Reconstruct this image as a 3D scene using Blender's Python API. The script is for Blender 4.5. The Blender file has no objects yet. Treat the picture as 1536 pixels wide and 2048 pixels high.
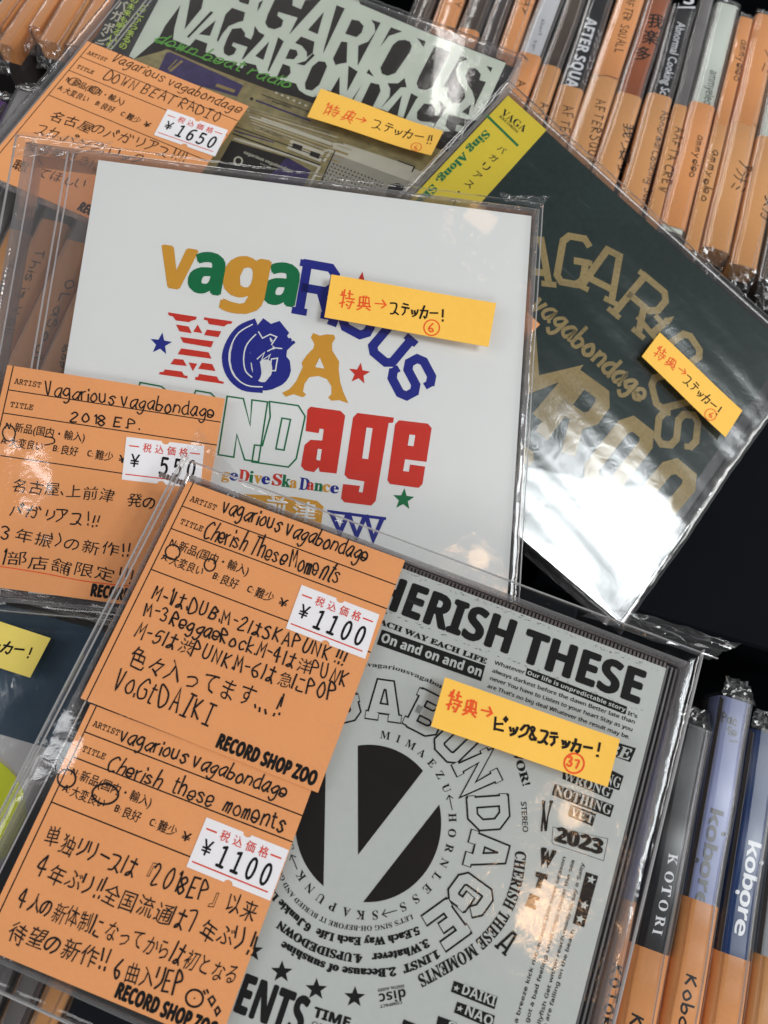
import bpy, math, random
import numpy as np
from mathutils import Matrix, Vector
from mathutils.geometry import tessellate_polygon
random.seed(7)
SC = bpy.context.scene
COL = SC.collection
MM = 0.001
# ------------------------------------------------------------------ camera, world, lights
F_PX, CX, CY = 1500.0, 768.0, 1024.0
R = np.array([[0.9577561090884413, -0.2816142650689544, 0.058280710474754055],
              [0.28492560779341947, 0.9017401661269125, -0.32508778939996896],
              [0.038995301349264065, 0.32796048314252857, 0.9438862685565456]])
CAM = np.array([15.01893909, -83.77512333, 243.23949141])
cd_ = bpy.data.cameras.new('camera'); cam = bpy.data.objects.new('camera', cd_); COL.objects.link(cam)
cd_.sensor_fit = 'HORIZONTAL'; cd_.sensor_width = 36.0; cd_.lens = 36.0*F_PX/1536.0
cd_.clip_start = 0.01; cd_.clip_end = 50
cd_.dof.use_dof = True; cd_.dof.focus_distance = 0.19; cd_.dof.aperture_fstop = 34.0
m4 = Matrix.Identity(4)
for i in range(3):
    for j in range(3): m4[i][j] = R[i, j]
    m4[i][3] = CAM[i]*MM
cam.matrix_world = m4
SC.camera = cam
w = bpy.data.worlds.new('World'); SC.world = w; w.use_nodes = True
bg = w.node_tree.nodes['Background']; bg.inputs[0].default_value = (0.80, 0.86, 1.0, 1); bg.inputs[1].default_value = 0.08
SC.view_settings.view_transform = 'Standard'; SC.view_settings.look = 'None'; SC.view_settings.gamma = 1
SC.view_settings.exposure = 0.0
SC.cycles.transparent_max_bounces = 40
SC.cycles.max_bounces = 10

def lamp(name, target, direction, dist, sx, sy, power, colour, spread=180):
    d = np.array(direction, float); d /= np.linalg.norm(d)
    p = np.array(target, float)*MM + d*dist
    L = bpy.data.lights.new(name, 'AREA'); L.shape = 'RECTANGLE' if sx != sy else 'DISK'
    L.size = sx; L.size_y = sy; L.energy = power; L.color = colour; L.spread = math.radians(spread)
    o = bpy.data.objects.new(name, L); COL.objects.link(o); o.location = p
    o.rotation_euler = Vector(d).to_track_quat('Z', 'Y').to_euler()
    return o
# outside the picture: added key and fill panels, then shop lamps the film mirrors
lamp('ceiling_panel', (0, 0, 40), (0.86, 0.22, 0.34), 1.6, 0.9, 0.5, 14, (1.0, 0.99, 0.97))  # added key from the right, low so the film does not mirror it
lamp('ceiling_panel', (0, 0, 40), (0.05, -0.80, 0.60), 1.7, 1.2, 0.5, 7.6, (1.0, 0.99, 0.97))  # added front fill, kept out of the film's reflections
lamp('ceiling_panel', (0, 0, 40), (-0.85, -0.35, 0.62), 1.7, 0.7, 0.7, 6, (1.0, 0.98, 0.95))  # soft fill added from the left
lamp('ceiling_panel', (0, 0, 40), (-0.55, 0.78, 0.30), 1.7, 0.9, 0.35, 6.6, (1.0, 0.98, 0.95))  # low fill added at the back left, brightens the spine shoulders
lamp('white_ceiling_panel', (66, -6, 12), (0.555, 0.06, 0.83), 1.5, 0.50, 0.36, 10.5, (0.93, 0.98, 1.0))
lamp('warm_bulb', (61, -98, 75), (0.242, -0.100, 0.964), 1.9, 0.12, 0.09, 0.50, (1.0, 0.56, 0.27))
lamp('warm_bulb', (62, -80, 75), (0.25, 0.012, 0.968), 1.9, 0.06, 0.06, 0.12, (1.0, 0.62, 0.34))
lamp('warm_bulb', (4, 66, 72), (0.118, 0.385, 0.916), 1.9, 0.08, 0.05, 0.08, (1.0, 0.64, 0.36))
lamp('ceiling_tube', (60, 200, 0), (-0.17, 0.74, 0.62), 2.2, 0.08, 0.45, 1.2, (1.0, 0.97, 0.93))
lamp('white_tube', (-60, -60, 70), (-0.57, -0.08, 0.82), 1.7, 0.12, 0.45, 1.8, (0.95, 0.98, 1.0))

# ------------------------------------------------------------------ geometry helpers
def ray(u, v): return R @ np.array([(u-CX)/F_PX, -(v-CY)/F_PX, -1.0])
def rot(yaw, p, r):
    yaw, p, r = map(math.radians, (yaw, p, r)); c, s = math.cos, math.sin
    Rz = np.array([[c(yaw), -s(yaw), 0], [s(yaw), c(yaw), 0], [0, 0, 1]])
    Rx = np.array([[1, 0, 0], [0, c(p), -s(p)], [0, s(p), c(p)]])
    Ry = np.array([[c(r), 0, s(r)], [0, 1, 0], [-s(r), 0, c(r)]])
    return Rz @ Rx @ Ry

class Frame:
    """A flat surface: origin T (mm), axes M (columns), with a lookup from a sight line to a point on it."""
    def __init__(s, T, M): s.T = np.array(T, float); s.M = np.array(M, float)
    def loc(s, px, dz=0.0):
        T = s.T + s.M[:, 2]*dz
        r = ray(*px); n = s.M[:, 2]; t = ((T-CAM) @ n)/(r @ n)
        l = s.M.T @ (CAM + t*r - T); return l[:2]
    def sub(s, p0, p1, dz=0.0):
        """a parallel frame dz above, origin at pixel p0, x axis towards pixel p1"""
        a = s.loc(p0, dz); b = s.loc(p1, dz)
        d = b-a; d = d/np.linalg.norm(d)
        T = s.T + s.M[:, 2]*dz + s.M[:, 0]*a[0] + s.M[:, 1]*a[1]
        X = s.M[:, 0]*d[0] + s.M[:, 1]*d[1]
        return Frame(T, np.array([X, np.cross(s.M[:, 2], X), s.M[:, 2]]).T)
    def matrix(s):
        m = Matrix.Identity(4)
        for i in range(3):
            for j in range(3): m[i][j] = s.M[i, j]
            m[i][3] = s.T[i]*MM
        return m

def thing(name, label, cat, frame, group=None):
    o = bpy.data.objects.new(name, None); COL.objects.link(o); o.empty_display_size = 0.01
    o.matrix_world = frame.matrix(); o['label'] = label; o['category'] = cat
    if group: o['group'] = group
    return o

def mesh_obj(name, verts, faces, mat, parent=None, smooth=False):
    me = bpy.data.meshes.new(name)
    me.from_pydata([tuple(v) for v in (np.asarray(verts, float)*MM)], [], faces)
    me.materials.append(mat)
    if smooth:
        for p in me.polygons: p.use_smooth = True
    me.update()
    o = bpy.data.objects.new(name, me); COL.objects.link(o)
    if parent is not None: o.parent = parent
    return o

def box(x0, x1, y0, y1, z0, z1, b=0.0):
    """box with optional chamfer on the top edges"""
    if b <= 0:
        v = [(x0,y0,z0),(x1,y0,z0),(x1,y1,z0),(x0,y1,z0),(x0,y0,z1),(x1,y0,z1),(x1,y1,z1),(x0,y1,z1)]
        f = [(0,3,2,1),(4,5,6,7),(0,1,5,4),(1,2,6,5),(2,3,7,6),(3,0,4,7)]
        return v, f
    v = [(x0,y0,z0),(x1,y0,z0),(x1,y1,z0),(x0,y1,z0),(x0,y0,z1-b),(x1,y0,z1-b),(x1,y1,z1-b),(x0,y1,z1-b),
         (x0+b,y0+b,z1),(x1-b,y0+b,z1),(x1-b,y1-b,z1),(x0+b,y1-b,z1)]
    f = [(0,3,2,1),(0,1,5,4),(1,2,6,5),(2,3,7,6),(3,0,4,7),(4,5,9,8),(5,6,10,9),(6,7,11,10),(7,4,8,11),(8,9,10,11)]
    return v, f
def merge(parts):
    V = []; F = []
    for v, f in parts:
        n = len(V); V += list(v); F += [tuple(i+n for i in q) for q in f]
    return V, F
def boxes(name, lst, mat, parent, b=0.0):
    return mesh_obj(name, *merge([box(*q, b=b) for q in lst]), mat, parent)

# ------------------------------------------------------------------ materials
MATS = {}
def mat_paper(name, col, rough=0.6, spec=0.3, var=0.05, scale=400, bump=0.0, scratch=0.0):
    if name in MATS: return MATS[name]
    m = bpy.data.materials.new(name); m.use_nodes = True; nt = m.node_tree; N = nt.nodes; L = nt.links
    p = N['Principled BSDF']; p.inputs['Roughness'].default_value = rough
    p.inputs['Specular IOR Level'].default_value = spec
    tc = N.new('ShaderNodeTexCoord')
    n1 = N.new('ShaderNodeTexNoise'); n1.inputs['Scale'].default_value = scale; n1.inputs['Detail'].default_value = 4
    n2 = N.new('ShaderNodeTexNoise'); n2.inputs['Scale'].default_value = scale*0.06; n2.inputs['Detail'].default_value = 3
    L.new(tc.outputs['Object'], n1.inputs['Vector']); L.new(tc.outputs['Object'], n2.inputs['Vector'])
    ad = N.new('ShaderNodeMath'); ad.operation = 'ADD'; L.new(n1.outputs['Fac'], ad.inputs[0]); L.new(n2.outputs['Fac'], ad.inputs[1])
    mr = N.new('ShaderNodeMapRange'); mr.inputs['From Min'].default_value = 0.6; mr.inputs['From Max'].default_value = 1.4
    mr.inputs['To Min'].default_value = 1-var; mr.inputs['To Max'].default_value = 1+var
    L.new(ad.outputs[0], mr.inputs['Value'])
    hs = N.new('ShaderNodeHueSaturation'); hs.inputs['Color'].default_value = (*col, 1)
    L.new(mr.outputs[0], hs.inputs['Value']); L.new(hs.outputs[0], p.inputs['Base Color'])
    if bump:
        b = N.new('ShaderNodeBump'); b.inputs['Strength'].default_value = bump; b.inputs['Distance'].default_value = 0.0002
        L.new(n1.outputs['Fac'], b.inputs['Height']); L.new(b.outputs[0], p.inputs['Normal'])
    MATS[name] = m; return m

def mat_clear(name, tint=(0.97,0.97,0.97), gloss=1.0, rough=0.04, haze=0.02, edge=0.35, wr=0.0, wscale=60, hazecol=(0.8,0.8,0.8), scratch=0.0):
    """thin clear plastic: see-through, mirror reflection by Fresnel, slightly milky, whiter seen edge-on"""
    if name in MATS: return MATS[name]
    m = bpy.data.materials.new(name); m.use_nodes = True; nt = m.node_tree; N = nt.nodes; L = nt.links
    N.remove(N['Principled BSDF']); out = N['Material Output']
    tr = N.new('ShaderNodeBsdfTransparent'); tr.inputs[0].default_value = (*tint, 1)
    gl = N.new('ShaderNodeBsdfGlossy'); gl.inputs['Roughness'].default_value = rough; gl.inputs[0].default_value = (1,1,1,1)
    df = N.new('ShaderNodeBsdfDiffuse'); df.inputs[0].default_value = (*hazecol, 1)
    lw = N.new('ShaderNodeLayerWeight'); lw.inputs['Blend'].default_value = 0.5
    p5 = N.new('ShaderNodeMath'); p5.operation = 'POWER'; p5.inputs[1].default_value = 5; L.new(lw.outputs['Facing'], p5.inputs[0])
    mu = N.new('ShaderNodeMath'); mu.operation = 'MULTIPLY_ADD'; mu.inputs[1].default_value = 0.9; mu.inputs[2].default_value = 0.045*gloss; mu.use_clamp = True
    L.new(p5.outputs[0], mu.inputs[0])
    ha = N.new('ShaderNodeMath'); ha.operation = 'MULTIPLY_ADD'; ha.inputs[1].default_value = edge; ha.inputs[2].default_value = haze; ha.use_clamp = True
    pw = N.new('ShaderNodeMath'); pw.operation = 'POWER'; pw.inputs[1].default_value = 3
    L.new(lw.outputs['Facing'], pw.inputs[0]); L.new(pw.outputs[0], ha.inputs[0])
    m1 = N.new('ShaderNodeMixShader'); L.new(ha.outputs[0], m1.inputs[0]); L.new(tr.outputs[0], m1.inputs[1]); L.new(df.outputs[0], m1.inputs[2])
    m2 = N.new('ShaderNodeMixShader'); L.new(mu.outputs[0], m2.inputs[0]); L.new(m1.outputs[0], m2.inputs[1]); L.new(gl.outputs[0], m2.inputs[2])
    L.new(m2.outputs[0], out.inputs['Surface'])
    tc = N.new('ShaderNodeTexCoord')
    if wr:
        n = N.new('ShaderNodeTexNoise'); n.inputs['Scale'].default_value = wscale; n.inputs['Detail'].default_value = 3; n.inputs['Distortion'].default_value = 1.2
        L.new(tc.outputs['Object'], n.inputs['Vector'])
        b = N.new('ShaderNodeBump'); b.inputs['Strength'].default_value = wr; b.inputs['Distance'].default_value = 0.001
        L.new(n.outputs['Fac'], b.inputs['Height'])
        L.new(b.outputs[0], gl.inputs['Normal'])
    if scratch:
        mp = N.new('ShaderNodeMapping'); mp.inputs['Scale'].default_value = (40, 900, 40); mp.inputs['Rotation'].default_value = (0, 0, 0.6)
        L.new(tc.outputs['Object'], mp.inputs[0])
        n = N.new('ShaderNodeTexNoise'); n.inputs['Scale'].default_value = 1.0; n.inputs['Detail'].default_value = 2
        L.new(mp.outputs[0], n.inputs['Vector'])
        r_ = N.new('ShaderNodeMapRange'); r_.inputs['From Min'].default_value = 0.68; r_.inputs['From Max'].default_value = 0.78
        r_.inputs['To Min'].default_value = 0; r_.inputs['To Max'].default_value = scratch
        L.new(n.outputs['Fac'], r_.inputs['Value'])
        a2 = N.new('ShaderNodeMath'); a2.operation = 'ADD'; L.new(ha.outputs[0], a2.inputs[0]); L.new(r_.outputs[0], a2.inputs[1])
        L.new(a2.outputs[0], m1.inputs[0])
    MATS[name] = m; return m

def srgb(r, g, b):
    f = lambda c: (c/255)/12.92 if c <= 10 else ((c/255+0.055)/1.055)**2.4
    return (f(r), f(g), f(b))
ORANGE = mat_paper('orange_paper', (0.80, 0.34, 0.13), 0.65, 0.25, 0.035, 900, 0.05)
ORANGE2 = mat_paper('orange_label_paper', (0.74, 0.315, 0.11), 0.6, 0.3, 0.06, 700)
ORANGE3 = mat_paper('tan_label_paper', (0.66, 0.32, 0.12), 0.6, 0.3, 0.06, 700)
YELLOW = mat_paper('yellow_note_paper', (0.93, 0.53, 0.085), 0.6, 0.25, 0.03, 500, 0.03)
YELLOW2 = mat_paper('pale_yellow_note_paper', (0.86, 0.68, 0.15), 0.6, 0.25, 0.03, 500)
WHITE = mat_paper('white_cover_paper', (0.80, 0.815, 0.80), 0.4, 0.3, 0.015, 200)
STICKER = mat_paper('white_sticker_paper', (0.88, 0.86, 0.88), 0.5, 0.3, 0.02, 300)
GREY = mat_paper('grey_cover_paper', (0.535, 0.56, 0.535), 0.45, 0.35, 0.04, 500)
GREEN = mat_paper('dark_green_cover', (0.009, 0.023, 0.019), 0.55, 0.12, 0.35, 500)
GOLD = mat_paper('worn_gold_ink', (0.31, 0.23, 0.095), 0.6, 0.12, 0.28, 900)
BLACKINK = mat_paper('black_ink', (0.010, 0.009, 0.009), 0.6, 0.08, 0.1, 800)
PENINK = mat_paper('black_pen_ink', (0.014, 0.011, 0.011), 0.6, 0.1, 0.2, 2000)
DISCINK = mat_paper('brown_black_ink', (0.012, 0.008, 0.007), 0.6, 0.08, 0.15, 150)
FADED = mat_paper('faded_black_ink', (0.05, 0.05, 0.055), 0.6, 0.1, 0.3, 2500)
REDINK = mat_paper('red_stamp_ink', (0.72, 0.06, 0.03), 0.5, 0.2, 0.1, 800)
REDPEN = mat_paper('red_pen_ink', (0.78, 0.09, 0.02), 0.5, 0.2, 0.15, 1500)
C_ORNG = mat_paper('amber_ink', (0.66, 0.32, 0.035), 0.4, 0.3, 0.03)
C_GRN = mat_paper('green_ink', (0.004, 0.16, 0.055), 0.4, 0.3, 0.05)
C_NAVY = mat_paper('navy_ink', (0.016, 0.022, 0.24), 0.4, 0.3, 0.05)
C_RED = mat_paper('red_ink', (0.60, 0.035, 0.020), 0.4, 0.3, 0.05)
PALEGRN = mat_paper('pale_green_ink', (0.60, 0.66, 0.56), 0.45, 0.3, 0.10, 60)
SCRIPTG = mat_paper('bright_green_ink', (0.10, 0.36, 0.035), 0.45, 0.3, 0.05)
DARKCV = mat_paper('dark_brown_cover', (0.020, 0.015, 0.012), 0.55, 0.12, 0.4, 120)
OLIVE = mat_paper('olive_gold_print', (0.27, 0.225, 0.10), 0.5, 0.2, 0.5, 300)
PURPLE = mat_paper('purple_print', (0.040, 0.026, 0.10), 0.5, 0.2, 0.6, 300)
CREAM = mat_paper('cream_metal_print', (0.56, 0.53, 0.42), 0.45, 0.3, 0.12, 160)
OBI = mat_paper('yellow_obi_paper', (0.72, 0.56, 0.035), 0.45, 0.35, 0.03)
OBIDARK = mat_paper('black_obi_paper', (0.022, 0.022, 0.022), 0.45, 0.35, 0.2)
LIME = mat_paper('lime_ink', (0.50, 0.68, 0.10), 0.45, 0.3, 0.03)
NEON = mat_paper('neon_yellow_sticker', (0.72, 0.80, 0.012), 0.4, 0.4, 0.05, 120)
NAVYCV = mat_paper('navy_blue_cover', (0.030, 0.062, 0.100), 0.45, 0.2, 0.35, 70)
GREYCV = mat_paper('light_grey_cover', (0.56, 0.56, 0.57), 0.4, 0.4, 0.05, 70)
BLACKPL = mat_paper('black_plastic', (0.012, 0.012, 0.013), 0.3, 0.5, 0.1)
DARKCASE = mat_paper('dark_inlay', (0.055, 0.045, 0.042), 0.35, 0.45, 0.5, 60)
GREYCASE = mat_paper('grey_inlay', (0.16, 0.15, 0.15), 0.35, 0.45, 0.3, 60)
BOARD = mat_paper('black_shelf_board', (0.004, 0.005, 0.007), 0.8, 0.05, 0.2, 60)
DEEP = mat_paper('shelf_bottom', (0.010, 0.008, 0.008), 0.7, 0.2, 0.2, 60)
SP_WHITE = mat_paper('white_spine_card', (0.62, 0.63, 0.66), 0.4, 0.4, 0.04, 100)
SP_MINT = mat_paper('pale_mint_spine_card', (0.60, 0.65, 0.58), 0.4, 0.4, 0.04, 100)
SP_BLACK = mat_paper('black_spine_card', (0.014, 0.014, 0.016), 0.35, 0.4, 0.3, 100)
SP_RUST = mat_paper('rust_spine_card', (0.33, 0.095, 0.035), 0.4, 0.4, 0.15, 200)
SP_LILAC = mat_paper('lilac_spine_card', (0.25, 0.28, 0.46), 0.4, 0.4, 0.05, 100)
SP_NAVY = mat_paper('navy_spine_card', (0.012, 0.035, 0.12), 0.35, 0.4, 0.1, 100)
SP_BLUE = mat_paper('blue_spine_card', (0.06, 0.075, 0.26), 0.35, 0.4, 0.1, 100)
SP_PURP = mat_paper('purple_spine_card', (0.10, 0.03, 0.17), 0.4, 0.4, 0.1, 100)
SP_BROWN = mat_paper('brown_inlay_card', (0.07, 0.050, 0.038), 0.35, 0.4, 0.6, 90)
SP_GREY = mat_paper('grey_spine_card', (0.35, 0.36, 0.38), 0.4, 0.4, 0.05, 100)
LID = mat_clear('clear_lid', (0.97, 0.965, 0.965), 0.7, 0.03, 0.001, 0.15, scratch=0.02)
RIM = mat_clear('clear_rim', (0.80, 0.77, 0.77), 3.0, 0.10, 0.10, 0.5, wr=0.15, wscale=220)
RIDGE = mat_clear('clear_ridge', (0.9, 0.88, 0.88), 6.0, 0.12, 0.35, 0.4, hazecol=(0.9,0.86,0.86))
TRAYCL = mat_clear('clear_tray', (0.84, 0.80, 0.79), 1.2, 0.12, 0.06, 0.3, wr=0.3, wscale=90)
FILM = mat_clear('sleeve_film', (0.98, 0.98, 0.98), 1.0, 0.095, 0.001, 0.25, wr=0.035, wscale=420, scratch=0.02)
FILMB = mat_clear('crumpled_film', (0.93, 0.93, 0.93), 1.3, 0.08, 0.03, 0.5, wr=0.4, wscale=160)
FILMS = mat_clear('spine_film', (0.98, 0.98, 0.98), 1.2, 0.10, 0.004, 0.25, wr=0.10, wscale=60)
FROST = mat_paper('speaker_metal_print', (0.33, 0.31, 0.25), 0.5, 0.2, 0.15, 160)
TANRIB = mat_paper('frosted_rib', (0.16, 0.13, 0.12), 0.35, 0.5, 0.3, 60)
FILMF = mat_clear('front_spine_film', (0.98, 0.98, 0.98), 0.45, 0.22, 0.003, 0.25, wr=0.04, wscale=60)
SEAM = mat_clear('film_seam', (0.75, 0.73, 0.73), 4.0, 0.10, 0.40, 0.4)

# ------------------------------------------------------------------ letters
def _m(s, up, lo=None, dg=None):
    r = ''
    for ch in s:
        if 'A' <= ch <= 'Z': r += chr(up+ord(ch)-65)
        elif lo and 'a' <= ch <= 'z': r += chr(lo+ord(ch)-97)
        elif dg and '0' <= ch <= '9': r += chr(dg+ord(ch)-48)
        else: r += ch
    return r
STY = {'n': lambda s: s, 'rb': lambda s: _m(s,0x1D400,0x1D41A,0x1D7CE), 'ri': lambda s: _m(s,0x1D468,0x1D482,0x1D7CE),
       'fr': lambda s: _m(s,0x1D56C,0x1D586,0x1D7CE), 'sb': lambda s: _m(s,0x1D5D4,0x1D5EE,0x1D7EC),
       'sr': lambda s: _m(s,0x1D5A0,0x1D5BA,0x1D7E2), 'sbi': lambda s: _m(s,0x1D63C,0x1D656,0x1D7EC), 'mo': lambda s: _m(s,0x1D670,0x1D68A,0x1D7F6)}
INKS = []      # every printed part, built at the end
GL = {}
def load_glyphs(chars):
    chars = sorted(chars); LS = 3.0
    cu = bpy.data.curves.new('glyphs', 'FONT'); cu.size = 1; cu.resolution_u = 2; cu.space_line = LS
    cu.body = '\n'.join(c+'|' for c in chars)
    o = bpy.data.objects.new('glyphs', cu); COL.objects.link(o)
    dg = bpy.context.evaluated_depsgraph_get(); me = o.evaluated_get(dg).to_mesh()
    V = np.array([v.co[:2] for v in me.vertices]); Fs = [tuple(p.vertices) for p in me.polygons]
    row = np.rint((-V[:, 1]+0.25)/LS).astype(int) if len(V) else []
    fr = {}
    for f in Fs: fr.setdefault(row[f[0]], []).append(f)
    for i, c in enumerate(chars):
        fs = fr.get(i, [])
        if not fs: continue
        ids = sorted({a for f in fs for a in f}); v = V[ids].copy(); v[:, 1] += LS*i
        mp = {a: k for k, a in enumerate(ids)}; fs = [tuple(mp[a] for a in f) for f in fs]
        xm = v[:, 0].max(); bar = set(np.where(v[:, 0] > xm-0.12)[0])
        barf = [f for f in fs if all(a in bar for a in f)]
        # the sentinel bar: a tall thin rectangle at the far right
        bv = {a for f in barf for a in f}
        adv = min(v[a, 0] for a in bv)
        keep = [f for f in fs if f not in barf]
        ids2 = sorted({a for f in keep for a in f}); mp2 = {a: k for k, a in enumerate(ids2)}
        GL[c] = (v[ids2] if ids2 else np.zeros((0, 2)), [tuple(mp2[a] for a in f) for f in keep], adv)
    base = GL[' '][2] if ' ' in GL else 0.3
    lsb = 0.09
    for c in list(GL): GL[c] = (GL[c][0], GL[c][1], max(0.05, GL[c][2]-lsb))
    bpy.data.objects.remove(o); bpy.data.curves.remove(cu)

# pen letters: single strokes, two characters per point (x then y; a,b,c = below the line)
PEN = {'a':'45 25 03 01 20 31 43 45 41 50','b':'09 00|03 24 43 42 30 10 01','c':'44 25 04 02 20 41','d':'45 25 03 01 20 41|48 41 50',
'e':'02 42 44 25 04 02 01 20 41','f':'38 28 26 20|05 35','g':'45 25 03 02 21 43|45 4a 2c 0b','h':'09 00|03 25 44 40','i':'05 00|07 08',
'j':'25 2b 0c|27 28','k':'09 00|45 02 40','l':'09 00','m':'05 00|03 15 24 20|23 35 44 40','n':'05 00|03 25 44 40','o':'25 03 01 20 41 43 25',
'p':'05 0c|04 25 43 42 20 01','r':'05 00|03 14 35','s':'44 25 04 23 32 41 20 01','t':'18 11 20 30|06 36','u':'05 01 20 41|45 40','v':'05 20 45',
'w':'05 10 24 30 45','x':'05 40|45 00','y':'05 22|45 0c','A':'00 28 50|13 43','B':'00 08 37 46 24 04|24 43 41 30 00','C':'57 38 05 02 20 51',
'D':'00 08 37 54 41 00','E':'48 08 00 40|04 34','F':'48 08 00|04 34','G':'57 38 05 02 20 51 54 34','H':'08 00|48 40|04 44','I':'08 48|28 20|00 40',
'K':'08 00|48 04 40','L':'08 00 40','M':'00 08 23 48 50','N':'00 08 40 48','O':'28 05 02 20 42 45 28','P':'00 08 37 45 04','Q':'28 05 02 20 42 45 28|32 50',
'R':'00 08 37 45 04 40','S':'47 28 06 25 43 41 20 01','T':'08 58|28 20','U':'08 02 20 42 48','V':'08 20 48','W':'08 10 25 30 48','Y':'08 24 48|24 20','Z':'08 48 00 40',
'0':'28 05 02 20 42 45 28','1':'17 28 20','2':'06 28 46 00 40','3':'07 28 46 24 43 41 20 01','4':'38 03 53|38 30','5':'48 18 04 35 42 20 01','6':'38 04 02 20 41 33 03',
'7':'08 48 20','8':'28 06 24 42 20 02 24 46 28','.':'00 01','!':'28 23|21 20','-':'04 34','、':'02 10','…':'01 10|31 40|61 70','~':'00 00',
'ス':'07 57 31 00|32 60','テ':'17 57|05 65|35 32 10','ッ':'04 12|24 32|55 42 10','カ':'05 65 51 40 31|38 25 00','ー':'04 64','→':'04 64|46 64 42',
'バ':'25 12 00|45 62|57 65|68 76','ガ':'05 55 51 40 31|38 25 00|58 66|78 86','リ':'17 13|57 53 20','ア':'07 67 44|37 33 00','ピ':'08 01 11 61|04 55|68 79 88 77 68',
'ク':'27 04|27 57 43 00','ン':'06 24|00 30 66','ラ':'17 57|05 55 32 00','ミ':'17 56|14 53|01 50','ナ':'05 65|38 33 00','パ':'25 12 00|45 62|67 78 87 76 67',
'の':'46 21 01 04 36 65 62 40','は':'08 04 00|36 76|58 51 30 31 52 70','に':'08 04 00|36 66|32 30 70','い':'06 01 20|56 62','り':'08 04|48 43 10','く':'48 04 40',
'&':'50 06 28 36 02 20 52','¥':'08 24 48|24 20|04 44|02 42',
'特':'18 16|06 36|29 20|02 33|47 77|59 55|35 85|43 83|74 60 50|42 51','典':'17 12|17 67 62|14 64|38 32|48 42|02 72|21 00|51 70'}
HSEMI = {'i':1.6,'l':1.4,'1':2.6,'.':1.2,'!':2.4,' ':2.6,'t':4.2,'f':4.2,'r':4.4,'-':4.4,'m':5.8,'A':6.4,'M':6.4,'T':6.2,'D':6,'C':6,'G':6.2,'、':2.5,'…':9,'j':3.4}
# block letters with slab serifs (college lettering), drawn as thick strokes + serif bars
SLABG = {'A':'10 28 48 60|22 52','B':'10 18 48 57 56 44 14|44 53 51 40 10','C':'67 58 28 17 11 20 50 61','D':'10 18 48 66 62 40 10','E':'68 18 10 60|14 44','G':'67 58 28 17 11 20 50 61 64 44',
'H':'18 10|58 50|14 54','I':'38 30','M':'10 18 43 78 70','N':'10 18 60 68','O':'28 17 11 20 50 61 67 58 28','R':'10 18 58 67 65 54 14|44 60','S':'67 58 28 17 15 24 54 63 61 50 20 11',
'T':'38 30|08 68','U':'18 11 20 50 61 68','V':'08 30 68','i':'35 30','W':'08 20 45 60 88'}
SERIF = {'A':'0020|5070','B':'0010|0818','D':'0010|0818','E':'0010|0818','G':'5474','H':'0020|4060|0828|4868','I':'1858|1050','M':'0020|6080|0818|7888','N':'0020|0818|5878',
'R':'0020|5070|0818','S':'6766|1112','T':'2040','U':'0828|5878','V':'0018|5878','i':'1050|2535','C':'6766','W':'0828|7898'}

def pts_of(s):
    cm = {'a': -1, 'b': -2, 'c': -3}
    return [[(float(q[0]), float(cm.get(q[1], q[1]))) for q in pl.split()] for pl in s.split('|')]
def smooth(pts, k=4):
    if len(pts) < 3: return pts
    P = [np.array(p) for p in pts]; closed = np.allclose(P[0], P[-1]); out = []
    for i in range(len(P)-1):
        p0 = P[i-1] if i > 0 else (P[-2] if closed else P[0]); p1, p2 = P[i], P[i+1]
        p3 = P[i+2] if i+2 < len(P) else (P[1] if closed else P[-1])
        for t in np.linspace(0, 1, k, endpoint=False):
            out.append(0.5*((2*p1)+(-p0+p2)*t+(2*p0-5*p1+4*p2-p3)*t*t+(-p0+3*p1-3*p2+p3)*t**3))
    out.append(P[-1]); return out

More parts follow.
